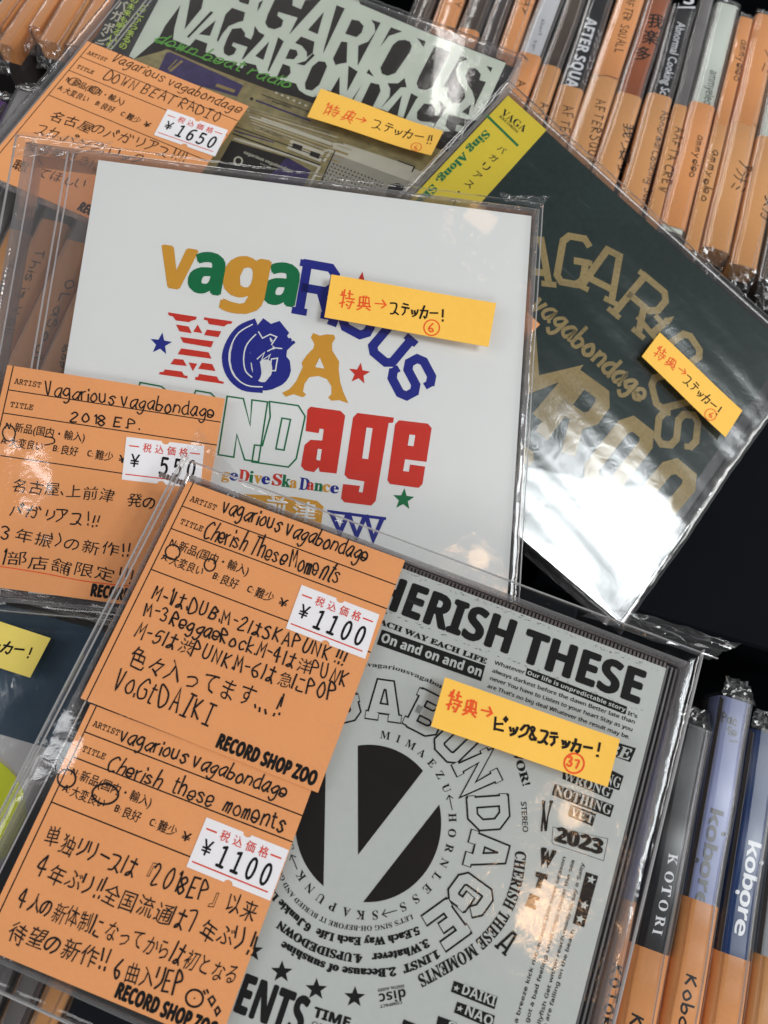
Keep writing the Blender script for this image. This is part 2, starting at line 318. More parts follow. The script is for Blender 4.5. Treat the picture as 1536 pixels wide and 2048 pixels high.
class Ink:
    """one printed or drawn part: flat shapes a hair above the surface of frame fr"""
    def __init__(s, name, mat, parent, fr, z=0.03, zstep=0.004, label=None):
        s.name, s.mat, s.parent, s.fr, s.z, s.ops, s.k, s.zs = name, mat, parent, fr, z, [], 0, zstep
        s.V, s.F = [], []; s.label = label; INKS.append(s)
    def L(s, p): return s.fr.loc(p, s.z)
    def add(s, v, f, dz=0.0):
        n = len(s.V); z = s.z + dz + (s.k % 12)*s.zs; s.k += 1
        s.V += [(a, b, z) for a, b in v]; s.F += [tuple(i+n for i in q) for q in f]
    def poly_l(s, pts):
        pts = [tuple(p) for p in pts]
        tri = tessellate_polygon([[Vector((x, y, 0)) for x, y in pts]])
        s.add(pts, [tuple(t) for t in tri])
    def poly(s, pts, o=(0, 0), sc=1.0): s.poly_l([s.L((o[0]+x/sc, o[1]+y/sc)) for x, y in pts])
    def ribbon(s, pts, wd, cap=True):
        """mitred ribbon of width wd (mm) along local points"""
        P = [np.array(p, float) for p in pts]; Q = [P[0]]
        for p in P[1:]:
            if np.linalg.norm(p-Q[-1]) > 1e-4: Q.append(p)
        P = Q
        if len(P) == 1: P.append(P[0]+np.array([wd*0.5, 0]))
        closed = len(P) > 3 and np.linalg.norm(P[0]-P[-1]) < 1e-3
        if closed: P = P[:-1]
        n = len(P); h = wd/2; Lf = []; Rt = []
        seg = lambda a, b: (b-a)/np.linalg.norm(b-a)
        for i in range(n):
            if closed or 0 < i < n-1:
                d0 = seg(P[i-1], P[i]); d1 = seg(P[i], P[(i+1) % n])
            elif i == 0: d0 = d1 = seg(P[0], P[1])
            else: d0 = d1 = seg(P[-2], P[-1])
            n0 = np.array([-d0[1], d0[0]]); n1 = np.array([-d1[1], d1[0]]); mm = n0+n1
            l = np.linalg.norm(mm)
            mm = n0 if l < 0.3 else mm/l
            c = max(0.45, mm @ n0); off = mm*h/c; e = np.zeros(2)
            if cap and not closed and i == 0: e = -d0*h*0.5
            if cap and not closed and i == n-1: e = d0*h*0.5
            Lf.append(P[i]+off+e); Rt.append(P[i]-off+e)
        V = Lf+Rt; Fq = []
        for i in range(n if closed else n-1):
            j = (i+1) % n; Fq.append((i, n+i, n+j, j))
        s.add(V, Fq)
    def line(s, pts, wd, o=(0, 0), sc=1.0, sm=False):
        P = [s.L((o[0]+x/sc, o[1]+y/sc)) for x, y in pts]
        s.ribbon(smooth(P) if sm else P, wd)
    def circle(s, c, r, wd, o=(0, 0), sc=1.0, wob=0.0, asp=1.0):
        s.line([(c[0]+r*math.cos(a)*(1+wob*math.sin(2*a+1)), c[1]+asp*r*math.sin(a)) for a in np.linspace(0, 2*math.pi, 25)], wd, o, sc)
    def disc(s, c, r, o=(0, 0), sc=1.0, n=40):
        s.poly([(c[0]+r*math.cos(a), c[1]+r*math.sin(a)) for a in np.linspace(0, 2*math.pi, n, endpoint=False)], o, sc)
    def star(s, c, r, o=(0, 0), sc=1.0, a0=8):
        s.poly([(c[0]+(r if k % 2 == 0 else r*0.42)*math.sin(math.radians(a0+36*k)), c[1]-(r if k % 2 == 0 else r*0.42)*math.cos(math.radians(a0+36*k))) for k in range(10)], o, sc)
    # --- text; deferred because glyph outlines are fetched once for all
    def text(s, t, p0, p1, h, sty='n', bold=0.0, o=(0, 0), sc=1.0, jit=0.0, slant=0.0, track=0.0, warp=0.0):
        p0 = (o[0]+p0[0]/sc, o[1]+p0[1]/sc); p1 = (o[0]+p1[0]/sc, o[1]+p1[1]/sc)
        s.ops.append(('text', STY[sty](t), p0, p1, h/sc, bold, jit, slant, track, warp))
    def fit(s, ch, bl, br, tl, sty='sb', bold=0.0, o=(0, 0), sc=1.0):
        q = [(o[0]+p[0]/sc, o[1]+p[1]/sc) for p in (bl, br, tl)]; s.ops.append(('fit', STY[sty](ch), q, bold))
    def path(s, t, pts, h, sty='sb', bold=0.0, o=(0, 0), sc=1.0, wide=1.0):
        s.ops.append(('path', STY[sty](t), [(o[0]+x/sc, o[1]+y/sc) for x, y in pts], h/sc, bold, wide))
    def pen(s, t, p0, p1, h, wd, o=(0, 0), sc=1.0, jit=1.0, slant=0.0, curve=None):
        """hand lettering between two points of the base line; h = capital height; CJK characters with no stroke form use outlines"""
        p0 = (o[0]+p0[0]/sc, o[1]+p0[1]/sc); p1 = (o[0]+p1[0]/sc, o[1]+p1[1]/sc)
        s.ops.append(('pen', t, p0, p1, h/sc, wd, jit, slant))
    def slab(s, ch, c, h, wdt, ang, wd, o=(0, 0), sc=1.0, serif=True):
        c = (o[0]+c[0]/sc, o[1]+c[1]/sc); h /= sc; wdt /= sc; a = math.radians(ang)
        rx = np.array([math.cos(a), math.sin(a)]); ux = np.array([math.sin(a), -math.cos(a)])
        allp = [p for pl in pts_of(SLABG[ch]) for p in pl]; x0 = min(p[0] for p in allp); x1 = max(p[0] for p in allp); y1 = max(p[1] for p in allp)
        if ch in 'I1': x0, x1 = 0, 7
        def tp(x, y):
            q = np.array(c) + rx*((x-(x0+x1)/2)/max(1, x1-x0))*wdt + ux*((y-y1/2)/8)*h
            return s.L(q)
        for pl in pts_of(SLABG[ch]): s.ribbon([tp(*p) for p in pl], wd)
        if serif and ch in SERIF:
            for b in SERIF[ch].split('|'):
                x0_, y0_, x1_, y1_ = map(float, b); ins = 0.0
                s.ribbon([tp(x0_, y0_), tp(x1_, y1_)], wd*0.8)
    def need(s):
        r = set()
        for op in s.ops:
            if op[0] == 'pen': r |= {c for c in op[1] if c not in PEN}
            else: r |= set(op[1])
        return r
    def glyph(s, g, base, ex, ey, bold, warp=0.0, rnd=None):
        v, f, adv = g
        if not len(v): return
        if warp:
            a, b, c, d = [rnd.uniform(-1, 1)*warp for _ in range(4)]
            x, y = v[:, 0], v[:, 1]; v = np.stack([x + a*(y-0.35)**2*1.6 + b*0.3*np.sin(5*y), y + c*(x-0.5)**2*1.2 + d*0.3*np.sin(5*x)], 1)
        for dx, dy in ([(0, 0)] if not bold else [(-bold, 0), (bold, 0), (0, bold*0.6), (0, -bold*0.6)]):
            s.add([tuple(base + ex*(a+dx) + ey*(b+dy)) for a, b in v], f)
    def flush(s):
        rnd = random.Random(len(s.name)*31+len(s.ops))
        for op in s.ops:
            if op[0] == 'text':
                _, t, p0, p1, h, bold, jit, slant, track, warp = op
                A, B = s.L(p0), s.L(p1); d = B-A; ln = np.linalg.norm(d); d = d/ln; up = np.array([-d[1], d[0]])
                hm = h*ln/math.dist(p0, p1)/0.70
                adv = [GL[c][2]+track if c in GL else 0.5 for c in t]; W = sum(adv)-track; x = 0
                sx = ln/W
                for c, a in zip(t, adv):
                    if c != ' ' and c in GL:
                        th = rnd.uniform(-jit, jit)*0.12; ex = (d*math.cos(th)+up*math.sin(th))*sx; ey = (up*math.cos(th)-d*math.sin(th)+d*slant)*hm*(1+rnd.uniform(-jit, jit)*0.1)
                        s.glyph(GL[c], A+d*x*sx+up*rnd.uniform(-jit, jit)*hm*0.04, ex, ey, bold, warp, rnd)
                    x += a
            elif op[0] == 'fit':
                _, c, q, bold = op; v, f, a = GL[c]; bl, br, tl = [s.L(p) for p in q]
                mn, mx = v.min(0), v.max(0); ex = (br-bl)/(mx[0]-mn[0]); ey = (tl-bl)/(mx[1]-mn[1])
                s.glyph(GL[c], bl-ex*mn[0]-ey*mn[1], ex, ey, bold)
            elif op[0] == 'path':
                _, t, pts, h, bold, wide = op
                P = smooth([s.L(p) for p in pts], 12); P = [np.array(p) for p in P]
                cum = [0]
                for a, b in zip(P, P[1:]): cum.append(cum[-1]+np.linalg.norm(b-a))
                ln = cum[-1]; mmpx = ln/sum(math.dist(a, b) for a, b in zip(pts, pts[1:])); hm = h*mmpx/0.70
                adv = [GL[c][2] if c in GL else 0.3 for c in t]; sx = ln/sum(adv); x = 0
                for c, a in zip(t, adv):
                    if c != ' ' and c in GL:
                        xc = (x+a/2)*sx; k = max(0, min(len(cum)-2, np.searchsorted(cum, xc)-1))
                        u = (xc-cum[k])/(cum[k+1]-cum[k]); q = P[k]*(1-u)+P[k+1]*u
                        d = P[k+1]-P[k]; d = d/np.linalg.norm(d); up = np.array([-d[1], d[0]])
                        s.glyph(GL[c], q-d*a/2*sx, d*sx*wide, up*hm, bold)
                    x += a
            elif op[0] == 'pen':
                _, t, p0, p1, h, wd, jit, slant = op
                A, B = s.L(p0), s.L(p1); d = B-A; ln = np.linalg.norm(d); d = d/ln; up = np.array([-d[1], d[0]])
                hm = h*ln/math.dist(p0, p1); adv = []
                for c in t:
                    if c in HSEMI: adv.append(HSEMI[c]*0.125)
                    elif c in PEN and ord(c) < 0x2000: adv.append((5.6 if c.islower() else 6.4)*0.125)
                    elif c in PEN: adv.append((max(p[0] for pl in pts_of(PEN[c]) for p in pl)+2.0)*0.125)
                    else: adv.append(1.18)
                sx = ln/sum(adv); x = 0
                for c, a in zip(t, adv):
                    th = rnd.gauss(0, 0.075)*jit; dd = d*math.cos(th)+up*math.sin(th); uu = up*math.cos(th)-d*math.sin(th)+d*(slant+rnd.gauss(0, 0.04)*jit)
                    k = 1+rnd.gauss(0, 0.06)*jit; b0 = A+d*(x*sx)+up*rnd.gauss(0, 0.035)*hm*jit
                    if c in PEN:
                        for pl in pts_of(PEN[c]):
                            q = [(px_+rnd.gauss(0, 0.16)*jit, py_+rnd.gauss(0, 0.16)*jit) for px_, py_ in pl]
                            if len(pl) > 2 and pl[0] == pl[-1]: q[-1] = q[0]
                            hard = c in 'EFHIKLMNTWZAテ特典カ→¥ピ'
                            P = [b0+dd*(px_*0.125*sx*(0.86 if ord(c) < 0x2000 else 0.98))+uu*(py_*0.125*hm*k) for px_, py_ in q]
                            s.ribbon(P if hard else smooth(P, 4), wd*(1+rnd.uniform(-.12, .12)))
                    elif c != ' ' and c in GL:
                        s.glyph(GL[c], b0, dd*sx*1.12, uu*hm*1.12, 0, 0.15*jit, rnd)
                    x += a
        if not s.V: return None
        o = mesh_obj(s.name, s.V, s.F, s.mat, s.parent)
        if s.label: o['label'] = s.label
        return o

# ------------------------------------------------------------------ film and cases
def film(name, parent, x0, x1, y0, y1, z, mat, nx=90, ny=90, amp=0.35, edge=1.0, seed=1, droop=3.0, over=1.8, wave=None):
    """a loose clear sleeve over a case: slack folds, crumples towards its border and the border falls away"""
    rg = np.random.RandomState(seed)
    X, Y = np.meshgrid(np.linspace(x0, x1, nx), np.linspace(y0, y1, ny), indexing='ij')
    Z = np.zeros_like(X)
    for k in range(16):
        a = rg.uniform(0, math.pi); fq = rg.uniform(0.03, 0.14); ph = rg.uniform(0, 6.28)
        u = X*math.cos(a)+Y*math.sin(a)+3*np.sin(0.04*(X*math.sin(a)-Y*math.cos(a))+ph*2)
        Z += (1-np.abs(np.sin(u*fq+ph)))**3*rg.uniform(0.2, 1.0)*amp*0.35
    dx = np.minimum(X-x0, x1-X); dy = np.minimum(Y-y0, y1-Y); dd = np.minimum(dx, dy)
    e = np.exp(-dd/over)
    for k in range(14):
        a = rg.uniform(0, math.pi); fq = rg.uniform(0.25, 0.9); ph = rg.uniform(0, 6.28)
        u = X*math.cos(a)+Y*math.sin(a)
        Z += e*(1-np.abs(np.sin(u*fq+ph)))**2*rg.uniform(0.1, 0.6)*edge*0.5
    Z -= droop*np.exp(-dd/0.8)
    if wave is not None: Z += wave(X, Y)
    V = np.stack([X, Y, Z+z], -1).reshape(-1, 3)
    Fq = [(i*ny+j, (i+1)*ny+j, (i+1)*ny+j+1, i*ny+j+1) for i in range(nx-1) for j in range(ny-1)]
    return mesh_obj(name, V, Fq, mat, parent, smooth=True)

def jewel(parent, x0, x1, y0, y1, cx0, cx1, cy0, cy1, cover, tray=None, t=9.0, lidz=1.2, hinge=True):
    """clear case: tray, cover sheet, lid with rim walls and hinge ridges; cover surface is z = 0"""
    boxes('tray', [(x0+1.4, x1-1.4, y0+1.2, y1-1.2, -t+0.6, -2.2)], tray or TRAYCL, parent, b=0.5)
    boxes('cover_sheet', [(cx0, cx1, cy0, cy1, -0.35, 0.0)], cover, parent)
    mesh_obj('lid', [(x0+1.1,y0+1.1,lidz),(x1-1.1,y0+1.1,lidz),(x1-1.1,y1-1.1,lidz),(x0+1.1,y1-1.1,lidz)], [(0,1,2,3)], LID, parent)
    boxes('lid_rim', [(x0, x0+1.1, y0, y1, -t, lidz+.02), (x1-1.1, x1, y0, y1, -t, lidz+.02), (x0+1.1, x1-1.1, y0, y0+1.1, -t, lidz+.02), (x0+1.1, x1-1.1, y1-1.1, y1, -t, lidz+.02)], RIM, parent, b=0.3)
    if hinge:
        hx = x0+11.5
        boxes('hinge_ridge', [(hx, hx+0.35, y0+1.3, y1-1.3, lidz+.03, lidz+0.35), (hx+1.5, hx+1.8, y0+1.3, y1-1.3, lidz+.03, lidz+0.3), (x0+3.0, x0+3.3, y0+1.3, y1-1.3, lidz+.03, lidz+.25)], RIDGE, parent)

def crumple(name, parent, pts, z, mat, n=12, amp=1.2, seed=3, dz=(0, 0, 0, 0)):
    """a crumpled flap of film between four local corners"""
    rg = np.random.RandomState(seed); a, b, c, d = [np.array(p, float) for p in pts]; V = []
    N = rg.normal(0, 1, (n, n))
    for i in range(n):
        for j in range(n):
            u, v = i/(n-1), j/(n-1)
            q = a*(1-u)*(1-v)+b*u*(1-v)+c*u*v+d*(1-u)*v
            zz = z + dz[0]*(1-u)*(1-v)+dz[1]*u*(1-v)+dz[2]*u*v+dz[3]*(1-u)*v + amp*0.35*N[i, j]*(0.4+v)
            q = q + rg.normal(0, 0.18, 2)*amp
            V.append((q[0], q[1], zz))
    Fq = [(i*n+j, (i+1)*n+j, (i+1)*n+j+1, i*n+j+1) for i in range(n-1) for j in range(n-1)]
    return mesh_obj(name, V, Fq, mat, parent, smooth=False)

# ------------------------------------------------------------------ the shelf
G0 = Frame((0, 0, 0), np.eye(3))
def struct(o): o['kind'] = 'structure'; return o
struct(boxes('shelf_bottom', [(-420, 420, -420, 460, -150, -146)], DEEP, None))
bd = boxes('shelf_board', [(56, 330, -6.5, 128, -146, -7.0)], BOARD, None, b=1.0); struct(bd)
struct(boxes('shelf_riser', [(-66, 40, -25, 120, -146, 10)], BOARD, None, b=1.0))
struct(boxes('shelf_riser', [(-30, 60, -150, -27, -146, 50)], BOARD, None, b=1.0))
struct(boxes('shelf_back', [(-420, 420, 330, 336, -146, 10)], BOARD, None))

# ------------------------------------------------------------------ upright CDs
UPN = [0]
ROWG = 'compact discs standing upright in the racks, spines up'
def upright(label, L0, L1, R0, R1, segs, far=None, near=None, z=0.0, fold=True, length=142, case=None, rounding=2.3, group=ROWG, film_on=True):
    """L0-L1, R0-R1: two sight points on each side edge of the spine; segs: (end point or None, material, part name)"""
    P = [G0.loc(p, z) for p in (L0, L1, R0, R1)]
    dL = P[0]-P[1]; dR = P[2]-P[3]
    d = dL/np.linalg.norm(dL)+dR/np.linalg.norm(dR); d /= np.linalg.norm(d); n = np.array([d[1], -d[0]])
    cL = ((P[0]+P[1])/2) @ n; cR = ((P[2]+P[3])/2) @ n; wdt = cR-cL
    mid = n*((cL+cR)/2)
    if far is not None:
        yf = G0.loc(far, z) @ d; yn = yf-length if near is None else G0.loc(near, z) @ d
    else: yn = G0.loc(near, z) @ d; yf = yn+length
    O = mid + d*yf
    fr = Frame((O[0], O[1], z), np.array([[n[0], n[1], 0], [d[0], d[1], 0], [0, 0, 1]]).T)
    o = thing('upright_cd', label, 'CD', fr, group)
    hw = wdt/2-0.35; Lg = yf-yn
    boxes('case', [(-hw+0.3, hw-0.3, -Lg+0.4, -0.4, -95, -0.7)], case or DARKCASE, o, b=0.8)
    ys = 0.0
    # spine pieces with rounded shoulders
    def strip(name, ya, yb, mat, lift, hwid):
        prof = []; r = rounding
        for k in range(5):
            a = math.pi/2*(1-k/4); prof.append((hwid-r+r*math.cos(a), lift-r+r*math.sin(a)))
        prof.append((hwid, lift-9)); pr = [(-x, zz) for x, zz in prof[::-1]]+prof
        V = [(x, ya, zz) for x, zz in pr]+[(x, yb, zz) for x, zz in pr]; m = len(pr)
        Fq = [(i, i+m, i+m+1, i+1) for i in range(m-1)]+[tuple(range(m))[::-1], tuple(range(m, 2*m))]
        ob = mesh_obj(name, V, Fq, mat, o)
        for p in ob.data.polygons:
            if len(p.vertices) == 4: p.use_smooth = True
        return ob
    for e, mat, nm in segs:
        ye = -Lg if e is None else (fr.loc(e)[1])
        ye = max(ye, -Lg)
        lab = 'label' in nm
        if mat is not None and ye < ys: strip(nm, ys, ye, mat, 0.0 if lab else -0.35, hw if lab else hw-0.12)
        ys = ye
    if film_on:
        ny = 60; V = []; prof = []
        r = rounding; hf = hw+0.25
        for k in range(5):
            a = math.pi/2*(1-k/4); prof.append((hf-r+r*math.cos(a), 0.45-r+r*math.sin(a)))
        prof = [(hf*q, 0.45+(0.10 if length == 150 else 0.35)*(1-q*q)) for q in (0.15, 0.4, 0.62)]+prof; prof.append((hf, -12)); pr = [(-x, zz) for x, zz in prof[::-1]]+prof; m = len(pr)
        rg = np.random.RandomState(UPN[0]+5); ph = rg.uniform(0, 6, 4)
        for j in range(ny):
            y = 1-(Lg+2)*j/(ny-1); wob = 0.06*math.sin(y*0.21+ph[0])+0.04*math.sin(y*0.53+ph[1])
            for x, zz in pr: V.append((x+0.15*math.sin(y*0.13+ph[2]), y, zz+wob*(1 if abs(x) < hf-0.5 else 0.3)))
        Fq = [(j*m+i, (j+1)*m+i, (j+1)*m+i+1, j*m+i+1) for j in range(ny-1) for i in range(m-1)]
        mesh_obj('sleeve', V, Fq, FILMF if length == 150 else FILMS, o, smooth=True)
        if fold:
            crumple('sleeve_fold', o, [(-hf, -Lg), (hf, -Lg), (hf*0.9, -Lg-9), (-hf*0.5, -Lg-11)], 0.2, FILMB, 9, 1.3, UPN[0], (0, 0, -7, -5))
            crumple('sleeve_fold', o, [(-hf, 0.3), (hf, 0.3), (hf*0.8, 8), (-hf*0.7, 7)], 0.2, FILMB, 8, 1.2, UPN[0]+50, (0, 0, -5, -3))
    UPN[0] += 1
    return o, fr

def uink(name, mat, o, fr, label=True, z=None): return Ink(name, mat, o, fr, z=(0.05 if label else -0.29) if z is None else z, zstep=0.003)
LB = 'label_strip'; SPN = 'spine_card'
# --- back row, right part
o, f = upright('dark reddish brown spine at the top edge, left of the orange spine ending in TY', (826,0),(817,25),(872,0),(855,45), [(None, SP_BROWN, SPN)], near=(800,120), fold=False)
o, f = upright('all orange spine ending in handwritten TY, behind the cover with giant pale letters', (877.5,0),(860,45),(930,0),(909,62), [(None, ORANGE2, LB)], near=(880,140), fold=False)
I = uink('handwriting', PENINK, o, f); I.pen('DIRTY', (922,-70), (908,22), 9, 0.41)
o, f = upright('brown spine with only a short stub of orange label showing, right of the TY spine', (937,0),(909,62),(985,0),(957,81), [((934,56), SP_BROWN, SPN), (None, ORANGE2, LB)], near=(900,150), fold=False)
o, f = upright('dark bare cased CD without visible label between the brown inlay and the orange spine', (986,0),(958,81),(1026,0),(993,94), [(None, DARKCASE, SPN)], near=(940,180), fold=False)
o, f = upright('CD with an orange spine marked by a short scribble, left of the white spine', (1027,0),(995,94),(1073,0),(1034,105), [(None, ORANGE2, LB)], near=(990,190), fold=False)
I = uink('handwriting', PENINK, o, f); I.pen('lay', (1056,-8), (1044,36), 8, 0.43); I.line([(1041,7),(1066,11)], .25)
o, f = upright('CD with a white spine carrying tiny thin script above an orange label', (1074,0),(1034,109),(1129.4,0),(1087.5,109), [((1062,107), SP_WHITE, SPN), (None, ORANGE2, LB)], near=(1020,215), fold=False)
I = uink('printed_lettering', FADED, o, f, False); I.pen('About', (1083,38), (1077,72), 5, 0.20); I.pen('Sign', (1069,80), (1064,102), 4, 0.14)
I = uink('handwriting', PENINK, o, f); I.pen('A', (1036,160), (1030,178), 11, 0.43)
o, f = upright('black spine over an orange label cut off after the letters Anc', (1130.5,0),(1088,111),(1172,0),(1127,137), [((1108,132), SP_BROWN, SPN), (None, ORANGE3, LB)], near=(1030,330), fold=False)
I = uink('handwriting', PENINK, o, f); I.pen('Anc', (1082,205), (1071,245), 11, 0.43)
o, f = upright('CD with black spine printed in white capitals, over a label handwritten AFTER', (1173,0),(1128,138),(1229.5,0),(1171.5,176), [((1148,174), SP_BLACK, SPN), (None, ORANGE3, LB)], near=(1070,400), fold=False)
I = uink('printed_lettering', SP_WHITE, o, f, False); I.text('AFTER SQUA', (1174,34), (1131,172), 16, 'sb', 0.02); I.pen('アフタースコール'.replace('フ','ク').replace('タ','ク').replace('コ','ス').replace('ル','リ'), (1197,60), (1163,170), 7, 0.20, jit=0.6)
I = uink('handwriting', PENINK, o, f); I.pen('AFTER', (1127,211), (1116,283), 14, 0.43)
o, f = upright('CD with two orange labels handwritten AFTER SQUALL twice, one above the other', (1230.5,0),(1173,176),(1292,0),(1239.5,158), [((1211,153), ORANGE2, LB), (None, ORANGE3, LB)], near=(1130,430), fold=False)
I = uink('handwriting', PENINK, o, f); I.pen('AFTER SQUALL', (1256,-4), (1228,108), 11, 0.43); I.pen('AFTERSQUAL', (1193,198), (1170,345), 14, 0.43); I.line([(1184,155),(1195,151),(1215,151),(1236,158)], .35)
o, f = upright('CD with rust red spine lettered in three brushed black characters', (1293,0),(1240,158),(1346.5,0),(1290,191), [((1264,189), SP_RUST, SPN), (None, ORANGE3, LB)], near=(1190,470), fold=False)
I = uink('printed_lettering', BLACKINK, o, f, False)
for c, x, y in (('我',1294,50),('楽',1284,82),('多',1269,115)): I.fit(c, (x,y+4), (x+30,y+9), (x+5,y-24), 'n', 0.02)
I = uink('handwriting', PENINK, o, f); I.pen('我らクタ'.replace('ら','リ').replace('タ','ッ'), (1250,245), (1231,352), 17, 0.43)
for c, x, y in (('が',1241,318),): I.fit(c, (x-4,y), (x+20,y+4), (x,y-24), 'n')
o, f = upright('CD with black spine printed in condensed white, label handwritten in cursive cooking words', (1347.5,0),(1291,191),(1399,0),(1351,193), [((1325,190), SP_BLACK, SPN), (None, ORANGE3, LB)], near=(1240,500), fold=False)
I = uink('printed_lettering', SP_WHITE, o, f, False); I.text('Abnormal Cooking Sc', (1355,43), (1319,188), 13, 'n', 0.015); I.poly([(1356,13),(1391,13),(1390,17),(1355,16)]); I.fit('S', (1367,8), (1388,10), (1368,-18), 'sb')
I = uink('handwriting', PENINK, o, f); I.pen('Abnormal Cooking School', (1324,222), (1277,436), 11, 0.38)
o, f = upright('slim clear case with bare grey inlay over a narrow label handwritten AAFTA CREW', (1400.5,0),(1352,193),(1429.5,0),(1377,211), [((1364,210), GREYCASE, SPN), (None, ORANGE3, LB)], near=(1305,458), fold=False, rounding=0.8)
I = uink('handwriting', PENINK, o, f); I.pen('AAFTA CREW', (1351,254), (1317,387), 13, 0.43)
o, f = upright('pale mint spine whose mint edge shows again below its orange label', (1431.5,0),(1378,211),(1487,0),(1435,211), [((1413,208), SP_MINT, SPN), ((1340,451), ORANGE2, LB), ((1340,461), SP_MINT, SPN), (None, DARKCASE, SPN)], far=(1460,7), near=(1340,468), fold=True)
I = uink('printed_lettering', FADED, o, f, False); I.text('ammyeleo', (1421,139), (1407,208), 12, 'sr')
I = uink('handwriting', PENINK, o, f); I.pen('ammyeleo', (1396,271), (1378,356), 10, 0.41)
o, f = upright('slim CD with narrow orange label handwritten twice, right of the pale mint spine', (1488,0),(1436,211),(1517,0),(1463,230), [((1449,251), ORANGE2, LB), (None, ORANGE3, LB)], far=(1498,36), near=(1384,500), rounding=0.8)
I = uink('handwriting', PENINK, o, f); I.pen('ammyeleo', (1483,80), (1467,164), 10, 0.41); I.pen('ammyeleo', (1426,300), (1400,405), 11, 0.41)
o, f = upright('wide all orange spine with katakana pen strokes, right of the slim one written twice', (1518,0),(1429,375),(1573,0),(1491,375), [((1495,250), ORANGE2, LB), (None, ORANGE3, LB)], far=(1540,31), near=(1430,497))
I = uink('handwriting', PENINK, o, f); I.pen('アラナミ', (1479,322), (1460,378), 22, 0.46); I.pen('ラミ', (1532,100), (1520,148), 20, 0.43); I.line([(1508,247),(1517,255)], .3)
o, f = upright('pale mint and orange spine cut by the right photo edge in the back row', (1574,0),(1492,375),(1622,20),(1551,375), [((1545,276), SP_MINT, SPN), (None, ORANGE3, LB)], far=(1590,25), near=(1488,532))
I = uink('handwriting', PENINK, o, f); I.pen('アリメカ', (1538,340), (1522,442), 20, 0.46)
o, f = upright('dark brown CD partly cut by the right photo edge in the back row', (1560,340),(1520,534),(1612,340),(1578,534), [(None, SP_BROWN, SPN)], near=(1540,560))
# --- back row, left part
o, f = upright('wide orange label in the far top left corner, first of the back row', (-2,0),(-50,60),(36,0),(-1,52), [(None, ORANGE2, LB)], near=(-20,48))
o, f = upright('slim CD with narrow orange label near the top left corner', (37,0),(0,52),(45.5,0),(5,59), [(None, ORANGE2, LB)], near=(2,56), rounding=0.8)
o, f = upright('wide plain orange label with brown inlay below it, third from the top left corner', (46.5,0),(6,60),(89,0),(57,47), [(None, ORANGE2, LB)], near=(14,90))
o, f = upright('slim plain orange label between the two wide plain ones at top left', (90,0),(58,47),(115,0),(81,54), [(None, ORANGE2, LB)], near=(67,52), rounding=0.8)
o, f = upright('widest plain orange label at top left, above a dark bundle of film', (117,0),(76,75),(169,0),(114,92), [(None, ORANGE2, LB)], near=(99,83))
o, f = upright('slim orange edge wedged right of the wide plain label at top left', (170,0),(115,92),(179,0),(123,92), [(None, ORANGE3, LB)], near=(120,93), rounding=0.6)
o, f = upright('orange labelled CD running under the corner of the black band with characters', (180,0),(124,92),(226,0),(172,88), [(None, ORANGE2, LB)], near=(143,88))
# --- middle row, left part
o, f = upright('CD with purple spine at the left edge, beside the dark grey bare case', (-38,200),(-110,330),(16,200),(-42,300), [(None, SP_PURP, SPN)], far=(4,200), near=(-150,560))
o, f = upright('dark grey bare cased CD standing behind the upper left price card', (18,200),(-40,300),(80,190),(10,340), [(None, GREYCASE, SPN)], far=(62,184), near=(-140,560))
o, f = upright('black cased CD half hidden under the upper left price card', (84,190),(14,340),(140,190),(70,340), [(None, DARKCASE, SPN)], far=(120,200), near=(-60,640))
o, f = upright('CD with orange label handwritten Q, leftmost below the upper price card', (14,450),(-45,560),(62,458),(-2,600), [((35,460), BLACKPL, SPN), (None, ORANGE3, LB)], far=(110,300), near=(-120,800))
I = uink('handwriting', PENINK, o, f); I.pen('Quis', (22,520), (-10,590), 13, 0.46)
o, f = upright('CD with orange label handwritten Well, second below the upper price card', (63.5,458),(-1,600),(134,460),(66,600), [((100,440), BLACKPL, SPN), (None, ORANGE3, LB)], far=(170,310), near=(-40,850))
I = uink('handwriting', PENINK, o, f); I.pen('This is Well', (72,500), (5,668), 15, 0.52)
o, f = upright('orange label with spaced handwritten letters, seen through the hinge of the white case', (135.5,460),(67,600),(196,470),(124,625), [((150,482), GREYCASE, SPN), (None, ORANGE3, LB)], far=(215,330), near=(20,860))
I = uink('handwriting', PENINK, o, f); I.pen('OLaSoul', (134,560), (62,720), 15, 0.49); I.pen('loop', (128,690), (118,740), 10, 0.43)
o, f = upright('orange label seen through the clear hinge, touching the edge of the white cover', (198,470),(126,625),(256,480),(184,635), [(None, ORANGE3, LB)], far=(260,400), near=(80,870))
# --- front row, right part
o, f = upright('CD with blue spine and orange label handwritten KOTORI, hard against the clear case edge', (1284,1550),(1182,2048),(1329.5,1550),(1231.5,2048), [((1265,1803), SP_BLUE, SPN), (None, ORANGE2, LB)], far=(1330,1440), length=150, fold=True)
I = uink('printed_lettering', SP_WHITE, o, f, False); I.text('ili', (1275,1752), (1268,1796), 8, 'sb')
I = uink('handwriting', PENINK, o, f); I.pen('KOTORI', (1226,1930), (1196,2090), 20, 0.61)
o, f = upright('CD with black spine printed in spaced white serif capitals', (1331,1550),(1233,2048),(1413,1550),(1319.5,2048), [((1306,1901), SP_BLACK, SPN), (None, ORANGE2, LB)], far=(1392,1459), length=150)
I = uink('printed_lettering', SP_WHITE, o, f, False)
for c, y in zip('KOTORI', (1706, 1741, 1768, 1798, 1830, 1857)): I.fit(c, (1338-(y-1706)*.205, y), (1338-(y-1706)*.205-3, y+(22 if c != 'I' else 10)), (1356-(y-1706)*.2, y+4), 'rb')
I = uink('handwriting', PENINK, o, f); I.pen('K', (1264,2030), (1256,2062), 26, 0.65)
